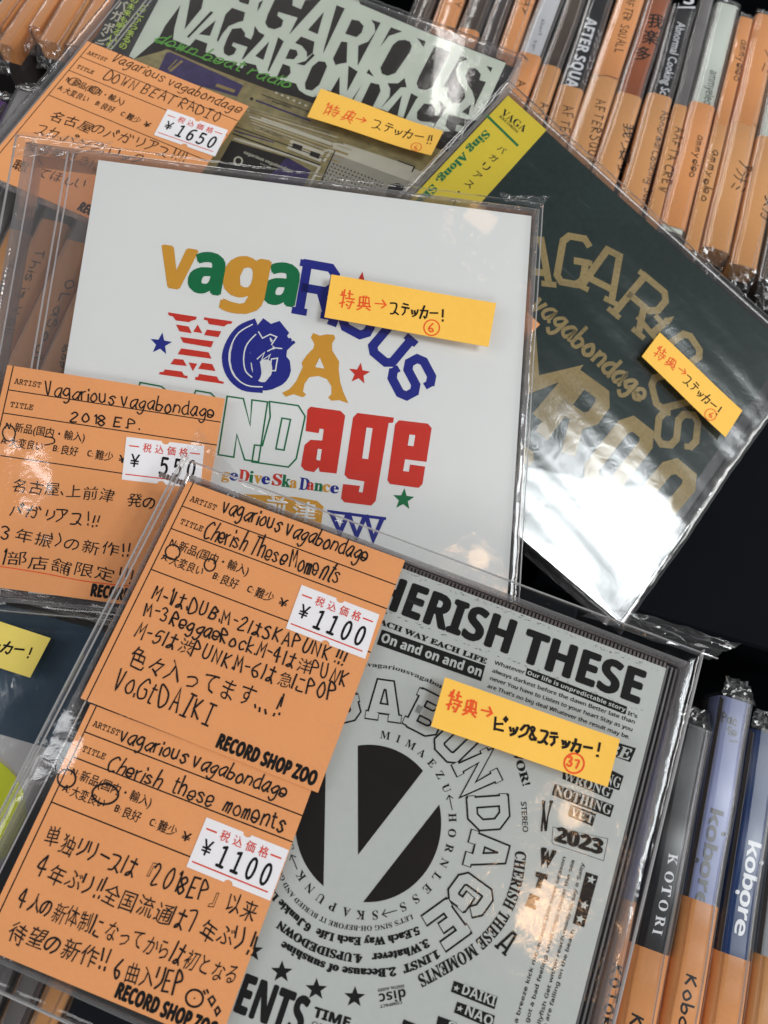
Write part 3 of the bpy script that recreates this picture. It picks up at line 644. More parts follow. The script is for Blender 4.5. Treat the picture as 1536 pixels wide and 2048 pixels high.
o, f = upright('lilac spine with large dark lower case letters and a small script mark', (1414.5,1550),(1321,2048),(1486,1550),(1408.5,2048), [((1406,1804), SP_LILAC, SPN), (None, ORANGE2, LB)], far=(1480,1401), length=150)
I = uink('printed_lettering', SP_BLACK, o, f, False); I.path('kobore', [(1423,1610),(1404,1720),(1388,1812)], 26, 'sb', wide=1.15)
I.pen('Pac', (1445,1443), (1476,1452), 18, 0.49); I.pen('fie', (1455,1468), (1476,1473), 16, 0.43); I.line([(1460,1482),(1476,1484)], .5)
for c in ((1447,1668),(1394,1720)): I.disc(c, 4.5)
I = uink('handwriting', PENINK, o, f); I.pen('Kobore', (1373,1951), (1347,2110), 22, 0.61)
o, f = upright('navy spine with large white lower case letters, right of the lilac one', (1487.5,1550),(1410,2048),(1560,1550),(1493,2048), [((1473,1914), SP_NAVY, SPN), (None, ORANGE2, LB)], far=(1548,1470), length=150)
I = uink('printed_lettering', SP_WHITE, o, f, False); I.path('kobore', [(1498,1675),(1484,1770),(1468,1865)], 27, 'sb', wide=1.15); I.fit('c', (1464,1915), (1462,1932), (1484,1919), 'sb')
for c in ((1523,1726),(1475,1784)): I.disc(c, 4.5)
o, f = upright('grey spine with tan label cut by the right edge in the front row', (1561.5,1550),(1495,2048),(1632,1550),(1576,2048), [((1530,1912), SP_GREY, SPN), (None, ORANGE3, LB)], far=(1600,1470), length=150)
# --- front row, left part, seen through film
for k, (xa, xb, m_, lb) in enumerate(((-60, -8, DARKCASE, 'clear cased CD at the bottom left corner, under the lowest price card'), (-6, 58, GREYCASE, 'grey clear cased CD at the bottom left, second from the corner'), (60, 122, ORANGE3, 'tan labelled CD under the case film at the bottom left'), (124, 205, DARKCASE, 'black inlay CD under film at the bottom left, right of the tan one'), (207, 285, GREYCASE, 'grey clear cased CD under the words at the foot of the lowest card'), (287, 360, ORANGE3, 'tan labelled CD nearest the foot of the big lettered cover'))):
    o, f = upright(lb, (xa+50,1920),(xa,2030),(xb+48,1920),(xb,2030), [(None, m_, LB if m_ is ORANGE3 else SPN)], far=((xa+xb)/2+62+k*4,1895+k*14), length=142, z=-14)
for k, (xa, xb, lb) in enumerate(((150, 196, 'black hinged case seen in the gap between the navy cover and the case film'), (198, 262, 'tan labelled CD in the gap between the navy cover and the price cards'))):
    o, f = upright(lb, (xa+28,1250),(xa,1310),(xb+28,1250),(xb,1310), [((xb-30,1317), GREYCASE if k else BLACKPL, SPN), (None, ORANGE3 if k else BLACKPL, LB if k else SPN)], far=(xa+60,1180), length=142, z=-6)

# ------------------------------------------------------------------ lying CDs
FA = Frame((-141.28, 63.05, 41.07), rot(-8.51, 0.44, -0.2))
FB = Frame((-46.09, 28.55, 46.8), rot(-21.05, 2.6, 13.46))
FC = Frame((-75.96, -66.66, 55.78), rot(11.29, 10.32, 3.44))
FD = Frame((-52.64, -152.78, 72.12), rot(-4.39, 0.53, -0.42))
FE = Frame((-150, -150, 40), rot(-14, 0, 0))

# ---- A: the cover with giant pale letters and the radio
o2 = (250, 0); s2 = 1.92
A = thing('lying_cd', 'cased CD whose dark cover has giant crowded pale letters over a radio picture', 'CD', FA, 'compact discs lying on the stack')
jewel(A, -19.5, 125.5, -2.6, 123, 0, 120, 0, 120, DARKCV, tray=BLACKPL)
I = Ink('obi_band', OBIDARK, A, FA, z=0.02); I.poly([(641/2.743,-6),(935/2.743,-6),(740/2.743,300/2.743),(700/2.743,420/2.743),(420/2.743,420/2.743)])
I = Ink('obi_lettering', CREAM, A, FA, z=0.06)
for c, x, y, hh in (('バ',238,12,20),('ガ',228,33,20),('ボ',212,58,21),('ン',203,76,18),('デ',190,93,18)):
    I.fit(c, (x-8,y+6), (x+12,y+12), (x-1,y+6-hh), 'n', 0.03)
I = Ink('obi_lettering', LIME, A, FA, z=0.06)
for t, x, y in (('の未来も明るいも',266,-2),('どこから来るの',286,12)):
    for k, c in enumerate(t): I.fit(c, (x-6-k*7.1,y+6+k*13), (x+8-k*7.1,y+10+k*13), (x-2-k*7.1,y-6+k*13), 'n', 0.02)
K8 = (250, 150); S8 = 2.56; KX = (330, 0); KY = (640, 0); SX = 3.84
I = Ink('radio_body', OLIVE, A, FA, z=0.03)
I.poly([(20,378),(400,540),(800,690),(1000,745),(1536,940),(2400,1250),(2200,1700),(0,1500),(-400,500)], KX, SX)
I = Ink('radio_window', PURPLE, A, FA, z=0.06)
I.poly([(10,405),(45,398),(612,660),(560,745),(-60,560)], KX, SX); I.poly([(830,420),(952,490),(905,590),(700,560)], K8, S8)
I.line([(672,130),(950,235)], 0.75, K8, S8); I.line([(560,285),(760,345)], 0.5, K8, S8)
I = Ink('cassette_window', DARKCV, A, FA, z=0.06); I.poly([(545,335),(840,425),(780,560),(720,600),(440,520)], K8, S8)
I = Ink('radio_panel', CREAM, A, FA, z=0.075)
I.poly([(1066,345),(1100,350),(1536,500),(1500,560),(1060,400)], K8, S8); I.poly([(852,328),(1022,392),(1002,446),(828,376)], K8, S8)
I.poly([(700,215),(1060,345),(1056,362),(690,235)], K8, S8); I.poly([(1120,350),(1480,470),(1470,490),(1110,372)], K8, S8)
I.line([(560,325),(860,418),(996,470),(925,600)], 0.9, K8, S8); I.line([(1000,395),(1062,380),(1020,440)], 1.0, K8, S8)
for q in range(8): I.line([(620+q*6,165+q*16),(1090-q*3,300+q*20)], (0.12,0.4,0.15,0.7,0.2,0.3,0.15,0.3)[q], K8, S8)
for q in range(6): I.poly([(770+q*30,85+q*13),(782+q*30,88+q*13),(780+q*30,98+q*13),(768+q*30,94+q*13)], K8, S8)
I = Ink('speaker_grille', FROST, A, FA, z=0.08); I.poly([(1064,400),(1500,560),(1420,650),(975,610)], K8, S8)
I = Ink('radio_edge', GOLD, A, FA, z=0.085)
I.line([(5,380),(360,540),(420,560),(850,720)], 0.45, KX, SX); I.line([(130,470),(40,545)], 1.0, KX, SX); I.line([(90,460),(25,530)], 0.5, KX, SX); I.line([(605,662),(560,742)], 0.6, KX, SX); I.line([(400,655),(530,700)], 1.4, KX, SX)
for q in range(5): I.line([(640+q*5,185+q*24),(1180-q*20,365+q*21)], (0.5,0.25,0.9,0.3,0.6)[q], K8, S8)
I = Ink('radio_details', DARKCV, A, FA, z=0.12)
for r_ in range(9):
    for c_ in range(15): I.disc((1068+c_*18-r_*11, 455+r_*16+c_*7), 4.6, K8, S8, 6)
I.disc((1390,605), 52, K8, S8, 24); I.disc((648,122), 9, K8, S8, 12)
for q in ((862,348),(952,388)): I.poly([(q[0],q[1]),(q[0]+48,q[1]+16),(q[0]+40,q[1]+42),(q[0]-8,q[1]+24)], K8, S8)
I.line([(560,262),(1010,425)], 0.35, K8, S8); I.line([(1075,388),(980,600)], 0.4, K8, S8); I.line([(700,100),(960,195)], 0.3, K8, S8); I.line([(1400,440),(1482,470),(1470,495)], 0.5, K8, S8); I.line([(552,300),(1000,462)], 0.5, K8, S8)
I.text('vagarious', (750,136), (850,170), 12, 'sb', o=K8, sc=S8); I.text('double cassette', (690,278), (808,322), 10, 'sr', o=K8, sc=S8)
I = Ink('radio_lettering', CREAM, A, FA, z=0.13); I.text('vagarious vagabondage', (604,400), (858,502), 18, 'sb', o=K8, sc=S8); I.text('down beat radio', (690,455), (780,490), 8, 'sr', o=K8, sc=S8); I.circle((580,440), 20, .55, K8, S8)
I = Ink('title_lettering', PALEGRN, A, FA, z=0.10)
I.poly([(343,-50),(700,-50),(720,8),(861,68),(1012,126),(985,185),(958,242),(932,238),(924,280),(874,262),(820,243),(807,236),(765,219),(721,208),(700,206),(679,194),(656,180),(642,193),(626,194),(611,189),(598,180),(592,167),(580,164),(559,159),(528,148),(517,146),(512,130),(491,125),(484,137),(460,122),(439,120),(429,109),(411,104),(415,87),(391,78),(379,92),(346,79),(349,56),(361,10),(330,52),(318,75),(268,118),(258,112)])
I = Ink('title_gaps', DARKCV, A, FA, z=0.16)
for pl in ([(190,0),(300,-30),(280,65),(150,225),(185,40)],[(352,85),(372,95),(180,292),(170,280)],[(390,155),(345,275),(262,262)],[(515,60),(615,95),(600,160),(560,170),(490,200),(440,260),(405,325),(400,305),(465,110)],[(565,0),(600,-30),(650,0),(640,35),(575,15)],[(755,0),(730,55),(708,88),(722,20)],
 [(860,-40),(985,-20),(978,42),(1045,72),(1078,0),(1205,-10),(955,265),(1020,135),(870,90),(862,120),(908,155),(895,205),(840,225),(790,210),(770,175),(790,110)],[(1220,92),(1172,262),(1098,230)],[(1318,40),(1380,65),(1215,412),(1222,370)],[(1435,150),(1490,160),(1525,200),(1510,250),(1470,285),(1385,258)],
 [(515,222),(585,215),(615,255),(612,280),(660,305),(680,260),(690,200),(720,245),(765,270),(745,300),(600,455),(590,455),(635,360),(525,325),(512,350),(550,375),(530,415),(490,430),(455,410),(450,370),(480,290)],[(800,320),(755,460),(695,430)],[(870,285),(912,318),(795,552),(788,540)],[(1045,280),(1148,320),(1135,405),(1090,440),(1090,400),(1050,350),(1000,330)],
 [(960,375),(1010,385),(1020,420),(990,455),(925,450)],[(905,490),(960,510),(965,560),(930,600),(860,590)],[(1135,410),(1150,425),(1070,503),(1010,490),(1080,468)],[(1180,470),(1230,475),(1245,510),(1185,650),(1130,695),(1080,685),(1075,640),(1130,510)],[(1355,318),(1400,325),(1395,480),(1340,490),(1310,500),(1290,450)],[(1320,640),(1310,740),(1270,715)],[(1410,505),(1480,550),(1400,700)]): I.poly(pl, KX, SX)
for pl in ([(395,152),(465,175),(290,505),(295,350),(370,320),(425,245),(420,190)],[(545,210),(630,242),(530,275),(465,355)],[(600,312),(650,306),(690,320),(705,355),(690,400),(580,560),(520,582),(475,565),(465,520),(560,345)],[(745,290),(812,318),(795,362)],[(880,355),(1000,395),(860,670),(810,692),(755,680),(742,640),(760,590)],
 [(1080,430),(1138,452),(1070,480),(1040,540),(1060,620),(1110,690),(1115,750),(1080,790),(1020,790),(975,740),(980,675),(950,665)],[(1150,520),(1200,525),(1235,570),(1225,615),(1275,630),(1180,830),(1190,770),(1170,700),(1130,640),(1118,580)],[(1278,505),(1325,520),(1310,555)],[(1090,860),(1162,800),(1140,885)],[(375,530),(412,588),(358,560)],
 [(150,590),(150,745),(75,715)],[(322,650),(242,790),(232,785)],[(390,635),(455,650),(465,700),(400,830),(310,800)],[(520,640),(600,640),(650,600),(665,670),(620,670),(470,830),(535,740),(540,680)],[(630,730),(595,890),(520,860)],[(700,715),(755,745),(740,760),(655,915),(640,905)],
 [(800,795),(860,800),(885,840),(880,885),(910,890),(930,850),(920,790),(880,745),(970,825),(870,985),(880,945),(770,930),(745,910),(745,860)],[(990,880),(1120,915),(1105,972),(1050,955),(1035,1003),(1090,1022),(1075,1062),(945,1030),(940,1008),(1000,1010),(960,960)]): I.poly(pl, KY, SX)
I = Ink('script_lettering', SCRIPTG, A, FA, z=0.16); I.pen('down beat radio', (112,158), (640,345), 50, 0.6, o2, s2, jit=0.5, slant=0.3); I.line([(115,150),(150,165),(330,235)], .5, o2, s2, True)
film('sleeve', A, -21.8, 127.6, -4.8, 125.2, 1.9, FILM, amp=0.25, seed=11)

# ---- B: dark green cover
o6 = (800, 180); s6 = 1.914
frB = FB.sub((1015,178), (1611,713))
frB = Frame(frB.T, frB.M)
def yl(p): return frB.loc(p)[1]
B = thing('lying_cd', 'tilted cased CD with dark green cover, worn gold lettering and a yellow side band', 'CD', frB, 'compact discs lying on the stack')
WB = frB.loc((1611,713))[0]; HB = -yl((1245,1255)); 
jewel(B, 0, WB, -HB, 0, 14.5, WB-6.5, -HB+2.2, -2.2, GREEN, tray=BLACKPL, t=9, hinge=False)
I = Ink('obi_band', OBI, B, frB, z=0.05); c0 = frB.loc((983,196)); I.poly_l([(1.6,-1.8),(19,-1.8),(19,-HB+2),(1.6,-HB+2)])
I = Ink('obi_line', C_GRN, B, frB, z=0.09); I.line([(330,95),(450,212)], 1.0, o6, s6)
I = Ink('obi_lettering', BLACKINK, B, frB, z=0.09)
I.text('VAG∀'.replace('∀','A'), (384,92), (473,163), 33, 'rb', o=o6, sc=s6); I.text('RECORDS', (378,102), (448,165), 12, 'rb', o=o6, sc=s6)
I = Ink('obi_lettering', C_GRN, B, frB, z=0.09); I.text('Sing Along, Ska', (328,150), (60,425), 26, 'rb', 0.03, o=o6, sc=s6)
I = Ink('obi_lettering', PENINK, B, frB, z=0.09)
for k, c in enumerate('バガリアス・バガ'): 
    x, y = 372-k*31, 225+k*33; I.fit(c, (x-2,y+2), (x+20,y+22), (x+16,y-16), 'n', 0.01, o6, s6) if c != '・' else I.disc((x+8,y), 4, o6, s6)
I = Ink('gold_lettering', GOLD, B, frB, z=0.05)
for c, ctr, h, wd_, an in (('A',(520,655),165,118,6),('G',(662,652),178,100,10),('A',(790,705),170,130,27),('R',(925,822),185,122,40),('i',(985,915),90,40,50),('O',(1075,1005),130,105,56),('U',(1040,1148),140,120,76),('S',(1062,1300),150,122,96)):
    I.slab(c, ctr, h, wd_, an, 2.45, o6, s6)
I.disc((1022,885), 14, o6, s6); I.poly([(1030,870),(1050,866),(1036,890)], o6, s6)
for c, ctr, h, wd_, an in (('V',(350,720),165,118,-12),('M',(520,1110),200,190,36),('R',(672,1245),250,120,36),('O',(838,1400),260,110,38),('O',(1000,1560),260,110,40)):
    I.slab(c, ctr, h, wd_, an, 4.9, o6, s6, serif=False)
I.slab('S', (440,1430), 120, 70, 36, 3.0, o6, s6); I.slab('K', (540,1510), 110, 70, 36, 3.0, o6, s6) if 'K' in SLABG else None
I = Ink('script_lettering', GOLD, B, frB, z=0.09); I.pen('vagabondage', (500,830), (925,1205), 84, 1.3, o6, s6, jit=0.4, slant=0.1)
film('sleeve', B, -2.2, WB+2.2, -HB-2.2, 2.2, 2.0, mat_clear('crinkled_sleeve_film', (0.975,0.98,0.98), 1.7, 0.19, 0.002, 0.30, wr=0.06, wscale=200, scratch=0.04), 130, 130, amp=0.12, edge=0.8, seed=21,
     wave=lambda X, Y: 0.50*np.sin((Y+X*0.22)*0.11+1.2+0.5*np.sin(X*0.04))+0.09*np.sin((Y+X*0.35)*0.33+0.8*np.sin(X*0.05))+0.03*np.sin((Y+X*0.15)*0.8+1.5*np.sin(X*0.03)))

# ---- C: white cover
o5 = (280, 330); s5 = 1.92
frC = FC.sub((197,320), (1063,432))
C_ = thing('lying_cd', 'cased CD with a white cover and multicoloured mixed lettering, amid the stack', 'CD', frC, 'compact discs lying on the stack')
WC = frC.loc((1063,432))[0]; HC = -frC.loc((60,1186))[1]
jewel(C_, -19.5, WC+2.0, -HC-2.8, 1.9, 0, WC, -HC, 0, WHITE, t=9)
pal = dict(o=C_ORNG, g=C_GRN, n=C_NAVY, r=C_RED)
ink = {k: Ink({'o':'amber_lettering','g':'green_lettering','n':'navy_lettering','r':'red_lettering'}[k], m_, C_, frC, z=0.05) for k, m_ in pal.items()}
ink['o'].fit('v', (62,461), (195,481), (88,309), 'sb', 0.025, o5, s5); ink['g'].fit('a', (183,482), (302,500), (212,330), 'sb', 0.03, o5, s5)
ink['o'].fit('g', (300,556), (455,578), (345,345), 'sb', 0.03, o5, s5); ink['g'].fit('a', (466,526), (586,544), (497,370), 'sb', 0.03, o5, s5)
for c, ctr, h, wd_, an in (('R',(683,480),185,112,10),('I',(768,535),150,40,20),('O',(855,565),165,105,28),('U',(962,690),128,98,40),('S',(1044,815),138,108,62)):
    ink['n'].slab(c, ctr, h, wd_, an, 2.5, o5, s5)
ink['n'].star((80,687), 44, o5, s5); ink['r'].star((842,801), 43, o5, s5); ink['g'].star((1012,1284), 43, o5, s5, 5); ink['r'].star((848,455), 46, o5, s5)
o4 = (0, 280); s4 = 2.743
for pl in (((922,945),(1080,970),(1075,985),(1050,992),(1036,1000),(965,990),(948,968),(925,962)),((1120,972),(1275,995),(1270,1008),(1246,1011),(1230,1023),(1145,1010),(1138,990),(1118,986)),
           ((965,1012),(1035,1023),(1052,1060),(985,1050)),((1085,1013),(1110,1060),(1060,1052)),((1135,1040),(1214,1050),(1198,1082),(1120,1070)),
           ((988,1080),(1172,1105),(1158,1138),(1006,1112)),((994,1143),(1145,1165),(1160,1200),(975,1175)),
           ((956,1200),(1005,1205),(1025,1240),(935,1230)),((1035,1220),(1082,1228),(1058,1268)),((1108,1222),(1165,1230),(1182,1268),(1088,1255)),
           ((905,1258),(998,1270),(1010,1290),(1030,1295),(1028,1308),(872,1285),(875,1273),(895,1272)),((1092,1283),(1190,1298),(1202,1320),(1228,1327),(1226,1338),(1070,1316),(1072,1300),(1086,1300))):
    ink['r'].poly(pl, o4, s4)
WI = Ink('white_inline', WHITE, C_, frC, z=0.11)
ink['n'].fit('G', (345,842), (556,868), (382,606), 'fr', 0.05, o5, s5)
ink['n'].line([(440,603),(385,628),(345,680),(328,740),(345,805),(395,852),(465,862)], 1.9, o5, s5, True); ink['n'].line([(470,606),(500,628),(530,618),(552,645),(520,690)], 2.4, o5, s5)
ink['n'].line([(450,640),(440,720),(450,800),(430,830)], 2.2, o5, s5, True); ink['n'].line([(545,720),(535,790),(500,840)], 2.6, o5, s5, True)
for pl, sm_ in (([(432,612),(378,645),(348,700),(343,755),(362,810),(410,846),(470,852)], True), ([(445,650),(410,690),(398,740),(405,790),(430,815)], True), ([(455,640),(470,665),(500,650),(525,660),(505,690)], False),
        ([(450,745),(478,720),(466,752),(500,728),(470,800)], False), ([(505,745),(528,742),(520,790),(498,790),(505,745)], False), ([(545,705),(515,702),(490,715)], False)): WI.line(pl, 0.34, o5, s5, sm_)
ink['o'].poly([(665,645),(690,655),(718,650),(745,652),(750,665),(738,685),(738,712),(765,755),(763,785),(768,830),(780,870),(800,915),(765,903),(735,905),(722,893),(735,880),(735,850),(718,822),(685,810),(650,815),(632,840),(626,870),(638,882),(625,892),(590,880),(560,890),(545,875),(575,860),(600,830),(625,775),(620,760),(640,730),(665,705),(670,688),(656,662)], o5, s5)
WI.poly([(690,740),(672,776),(708,782)], o5, s5)
for pl in ([(335,888),(397,897),(423,1000),(430,902),(490,910),(455,1140),(402,1132),(372,1035),(360,1122),(300,1112),(335,888)],[(497,908),(608,924),(634,965),(600,1128),(570,1160),(430,1140),(440,1075)],[(440,1075),(470,1078),(500,968),(497,908)],[(545,972),(578,977),(553,1095),(522,1090),(545,972)],
           [(0,835),(82,850),(118,880),(100,960)],[(200,900),(215,866),(272,876),(300,905),(285,1000)],[(0,835),(-20,960)]): ink['g'].line(pl, 0.42, o5, s5)
for pl in ([(655,928),(770,944),(788,962),(755,1185),(690,1178),(686,1160),(668,1180),(632,1172),(618,1155),(632,1075),(655,1055),(700,1058),(706,1015),(690,1012),(686,1030),(636,1022),(643,940)],
           [(835,952),(975,970),(972,990),(955,990),(905,1290),(888,1308),(785,1295),(772,1280),(780,1225),(845,1232),(840,1255),(855,1258),(862,1215),(800,1205),(785,1190),(818,970)],
           [(995,980),(1105,993),(1120,1010),(1100,1140),(1018,1130),(1010,1175),(1033,1178),(1037,1150),(1095,1158),(1085,1225),(1070,1240),(960,1225),(950,1210),(980,995)]): ink['r'].poly(pl, o5, s5)
for pl in ([(683,1090),(698,1092),(692,1135),(677,1132)],[(870,1008),(893,1011),(876,1130),(853,1127)],[(1035,1035),(1057,1038),(1050,1080),(1028,1077)]): WI.poly(pl, o5, s5)
seq = [('g',312,1207,'o',28),('e',343,1210,'n',30),('D',378,1214,'r',38),('i',417,1218,'g',16),('v',436,1221,'o',30),('e',466,1224,'n',30),('S',507,1229,'r',34),('k',543,1234,'g',32),('a',574,1239,'o',26),('D',610,1245,'n',38),('a',640,1247,'r',26),('n',668,1250,'g',32),('c',700,1254,'o',27),('e',730,1259,'n',30)]
for c, x, y, k, ww in seq:
    hh = {'D':45,'S':45,'k':45,'i':44,'g':40}.get(c, 30); yy = y + (10 if c == 'g' else 0)
    ink[k].fit(c, (x,yy), (x+ww,yy+ww*.125), (x+hh*.13,yy-hh), 'rb', 0.02, o5, s5)
ink['o'].poly([(380,1262),(600,1275),(680,1290),(705,1312),(690,1420),(380,1400)], o5, s5)
WI.fit('前', (480,1350), (555,1360), (492,1270), 'n', 0.02, o5, s5); WI.fit('津', (580,1362), (670,1372), (592,1288), 'n', 0.02, o5, s5)
for i in range(3): ink['n'].line([(733+68*i,1332+8*i),(768+64*i,1412+13*i),(798+66*i,1342+8*i)], 1.25, o5, s5)
ink['n'].line([(722,1330),(942,1358)], 0.8, o5, s5)
film('sleeve', C_, -22.5, WC+3.2, -HC-5.2, 3.8, 3.0, FILM, 130, 130, amp=0.28, edge=0.6, seed=5, over=2.5, wave=lambda X, Y: 1.5*np.exp(-((X+2+Y*0.08)/8.0)**2)/(1+np.exp((Y+78)/4))+1.0*np.exp(-((X-14)/5.0)**2-((Y+86)/8)**2)+0.22*np.exp(-((X-WC+8)/14)**2-((Y+8)/14)**2)*np.sin(X*0.9+Y*0.5)*np.sin(Y*0.7-X*0.2))
crumple('sleeve_flap', C_, [(-22,-4),(-22,4),(4,4.6),(2,1)], 2.4, FILMB, 14, 1.0, 9)
crumple('sleeve_flap', C_, [(WC-8,2),(WC+2.6,1.5),(WC+4.0,5.5),(WC-10,4)], 2.2, FILMB, 10, 0.9, 12)
boxes('sleeve_seam', [(-22.3,-22.05,-HC-4.5,3.5,0.6,1.3),(WC+2.8,WC+2.95,-HC-4.5,3,0.6,1.2),(-21.5,WC+2.5,-HC-5,-HC-4.8,.4,1.0)], SEAM, C_)

# ---- D: grey lettered cover
frD = Frame(FD.T+FD.M[:, 1]*120, FD.M)
D_ = thing('lying_cd', 'cased CD with a grey cover crowded with black lettering round a large split disc', 'CD', frD, 'compact discs lying on the stack')
XL = frD.loc((372,962))[0]-0.4; YB = frD.loc((60,1950))[1]
jewel(D_, XL, 124.8, YB, 3.0, XL+14, 120, YB+2.5, 0, GREY, tray=BLACKPL, t=9)
boxes('case_rib', [(120.5+k*1.0, 120.9+k*1.0, YB+3, 1, -1.9, -1.2) for k in range(3)], GREYCASE, D_)
boxes('case_rib', [(q*0.9, q*0.9+0.5, 0.35, 1.6, -2.1, -1.3) for q in range(-8, 134)]+[(XL+2, 122, 1.75, 1.95, -2.1, -1.0)], TANRIB, D_)
K4 = (560, 1120); S4 = 2.844; K5 = (860, 1180); S5 = 2.648; K6 = (480, 1550); S6 = 2.56; K7 = (980, 1550); S7 = 2.763
I = Ink('title_lettering', BLACKINK, D_, frD, z=0.05)
I.text('CHERISH', (693,1187), (1021,1309), 66, 'sb', 0.03); I.text('THESE', (1037,1319), (1281,1409), 66, 'sb', 0.03); I.text('MOMENTS', (318,1962), (600,2074), 66, 'sb', 0.03)
I = Ink('small_lettering', BLACKINK, D_, frD, z=0.05)
I.text('EACH WAY EACH LIFE', (745,1243), (972,1328), 11, 'rb', 0.03)
I.text('Whatever', (340,392), (500,447), 20, 'sr', 0.02, K5, S5); I.text("It's", (1045,660), (1097,679), 20, 'sr', 0.022, K5, S5)
I.text('always darkest before the dawn Better late than', (327,434), (1085,710), 20, 'sr', 0.022, K5, S5)
I.text('never You have to Listen to your heart Stay as you', (315,474), (1072,750), 20, 'sr', 0.022, K5, S5)
I.text("are That's no big deal Whatever the result may be.", (302,515), (1056,790), 20, 'sr', 0.022, K5, S5)
I.path('www.vagariousvagabondage.com', [(690,1333),(735,1333),(800,1343),(884,1378),(960,1424)], 9, 'rb')
I.text('STEREO', (1042,1603), (1046,1665), 11, 'sr', 0.02)
for t, p0, p1 in (('a breeze kick me across this next season', (150,1376), (420,452)), ('got a bad feeling cruel miss Under the sea', (212,1372), (468,472)), ('Jellyfish Get within reach,ready to say it Salty', (268,1420), (522,490)), ('we are falling on the beach', (300,1440), (468,856))):
    I.text(t, p0, p1, 21, 'sr', 0.022, K7, S7)
I.text('TIME', (372,1236), (560,1296), 44, 'sb', 0.03, K6, S6); I.text('OF LIFE', (362,1285), (520,1340), 24, 'sr', 0, K6, S6); I.text('DIGITAL AUDIO', (840,1072), (704,1096), 13, 'sb', 0, K6, S6); I.text('disc', (848,1092), (706,1122), 46, 'sb', 0.0, K6, S6); I.text('COMPACT', (830,1156), (716,1178), 13, 'sb', 0, K6, S6)
I.path('CHERISH THESE MOMENTS', [(1413,385),(1385,560),(1310,730),(1180,870),(1050,950),(905,1030)], 60, 'rb', 0.025, K6, S6, 0.98)
I.path('1.INST  2.Because of sunshine', [(1012,893),(870,962),(740,990),(560,985),(400,945),(220,850)], 38, 'rb', 0.05, K6, S6)
I.path('3.Whatever   4.UPSIDEDOWN', [(958,838),(840,890),(680,915),(560,912),(380,860),(205,745)], 38, 'rb', 0.05, K6, S6)
I.path('5.Each Way Each Life  6.Junkie Life', [(912,775),(780,820),(620,832),(480,812),(340,752),(190,610),(150,540)], 36, 'rb', 0.05, K6, S6)
I.path("LET'S SING OH-BEFORE IT BURIED AND GO", [(882,712),(760,758),(640,772),(500,755),(380,700),(270,600),(210,480)], 24, 'rb', 0, K6, S6)
I.fit('2023', (0,0),(1,0),(0,1)) if False else I.text('2023', (356,362), (618,440), 74, 'sb', 0.06, K7, S7)
I.line([(348,287),(652,352),(628,474),(342,378),(348,287)], 0.10, K7, S7)
I.text('WOR!', (430,835), (495,1045), 46, 'rb', 0.02, K5, S5)
cc = (741,1643)
ringt = 'MIMAEZU←HORNLESS→SKAPUNK→SI'
cl = I.L(cc); rx = np.linalg.norm(I.L((906,1633))-cl); ry = np.linalg.norm(I.L((745,1466))-cl)
def ringp(deg, r, c=cl): a = math.radians(deg); return np.array([c[0]+r*math.sin(a), c[1]+r*math.cos(a)])
ring = Ink('ring_lettering', BLACKINK, D_, frD, z=0.05); ring.zs = 0.003
import types
def ring_flush(self=ring):
    rr = (rx+ry)/2; hm = 1.65/0.7
    for k, c in enumerate(ringt):
        a = math.radians(-11+k*9.77); q = np.array([cl[0]+(rx)*math.sin(a)*0.99, cl[1]+(ry)*math.cos(a)*0.99]); d = np.array([math.cos(a), -math.sin(a)]); up = np.array([math.sin(a), math.cos(a)])
        if c in '←→':
            s_ = -1 if c == '←' else 1
            self.ribbon([q-d*1.5, q+d*1.5], 0.18); self.ribbon([q+s_*d*0.7+up*0.7, q+s_*d*1.5, q+s_*d*0.7-up*0.7], 0.18)
        else:
            g = GL[STY['rb'](c)]; self.glyph(g, q-d*g[2]/2*hm-up*0.8, d*hm, up*hm, 0)
# split disc
DI = Ink('split_disc', DISCINK, D_, frD, z=0.05); dc = DI.L((737,1642)); rd = (np.linalg.norm(DI.L((882,1640))-dc)+np.linalg.norm(DI.L((735,1489))-dc))/2
def arc(a0, a1, n=30): return [tuple(ringp(a, rd, dc)) for a in np.linspace(a0, a1, n)]
def ang(px): q = DI.L(px)-dc; return math.degrees(math.atan2(q[0], q[1]))
a1, a2 = ang((715.5,1490)), ang((848,1540)); DI.poly_l(arc(a1, a2)+[tuple(DI.L((716,1710)))])
a1, a2 = ang((879,1609)), ang((727,1794)); DI.poly_l(arc(a1, a2 if a2 > a1 else a2+360))
a1, a2 = ang((652,1765)), ang((651,1518)); DI.poly_l(arc(a1 % 360, a2 % 360))
# outlined college letters on the ring
OB = Ink('outlined_lettering', BLACKINK, D_, frD, z=0.07); OW = Ink('outlined_lettering_fill', GREY, D_, frD, z=0.13)
for c, deg, px in (('G',-14,(683,1404)),('A',8,(771,1402)),('B',27,(856,1428)),('O',46,(912,1482)),('N',64,(954,1545)),('D',86,(977,1626)),('A',104,(973,1704)),('G',126,(941,1790)),('E',144,(890,1851))):
    OB.slab(c, px, 64, 46, deg, 2.5); OW.slab(c, px, 64, 46, deg, 1.72)
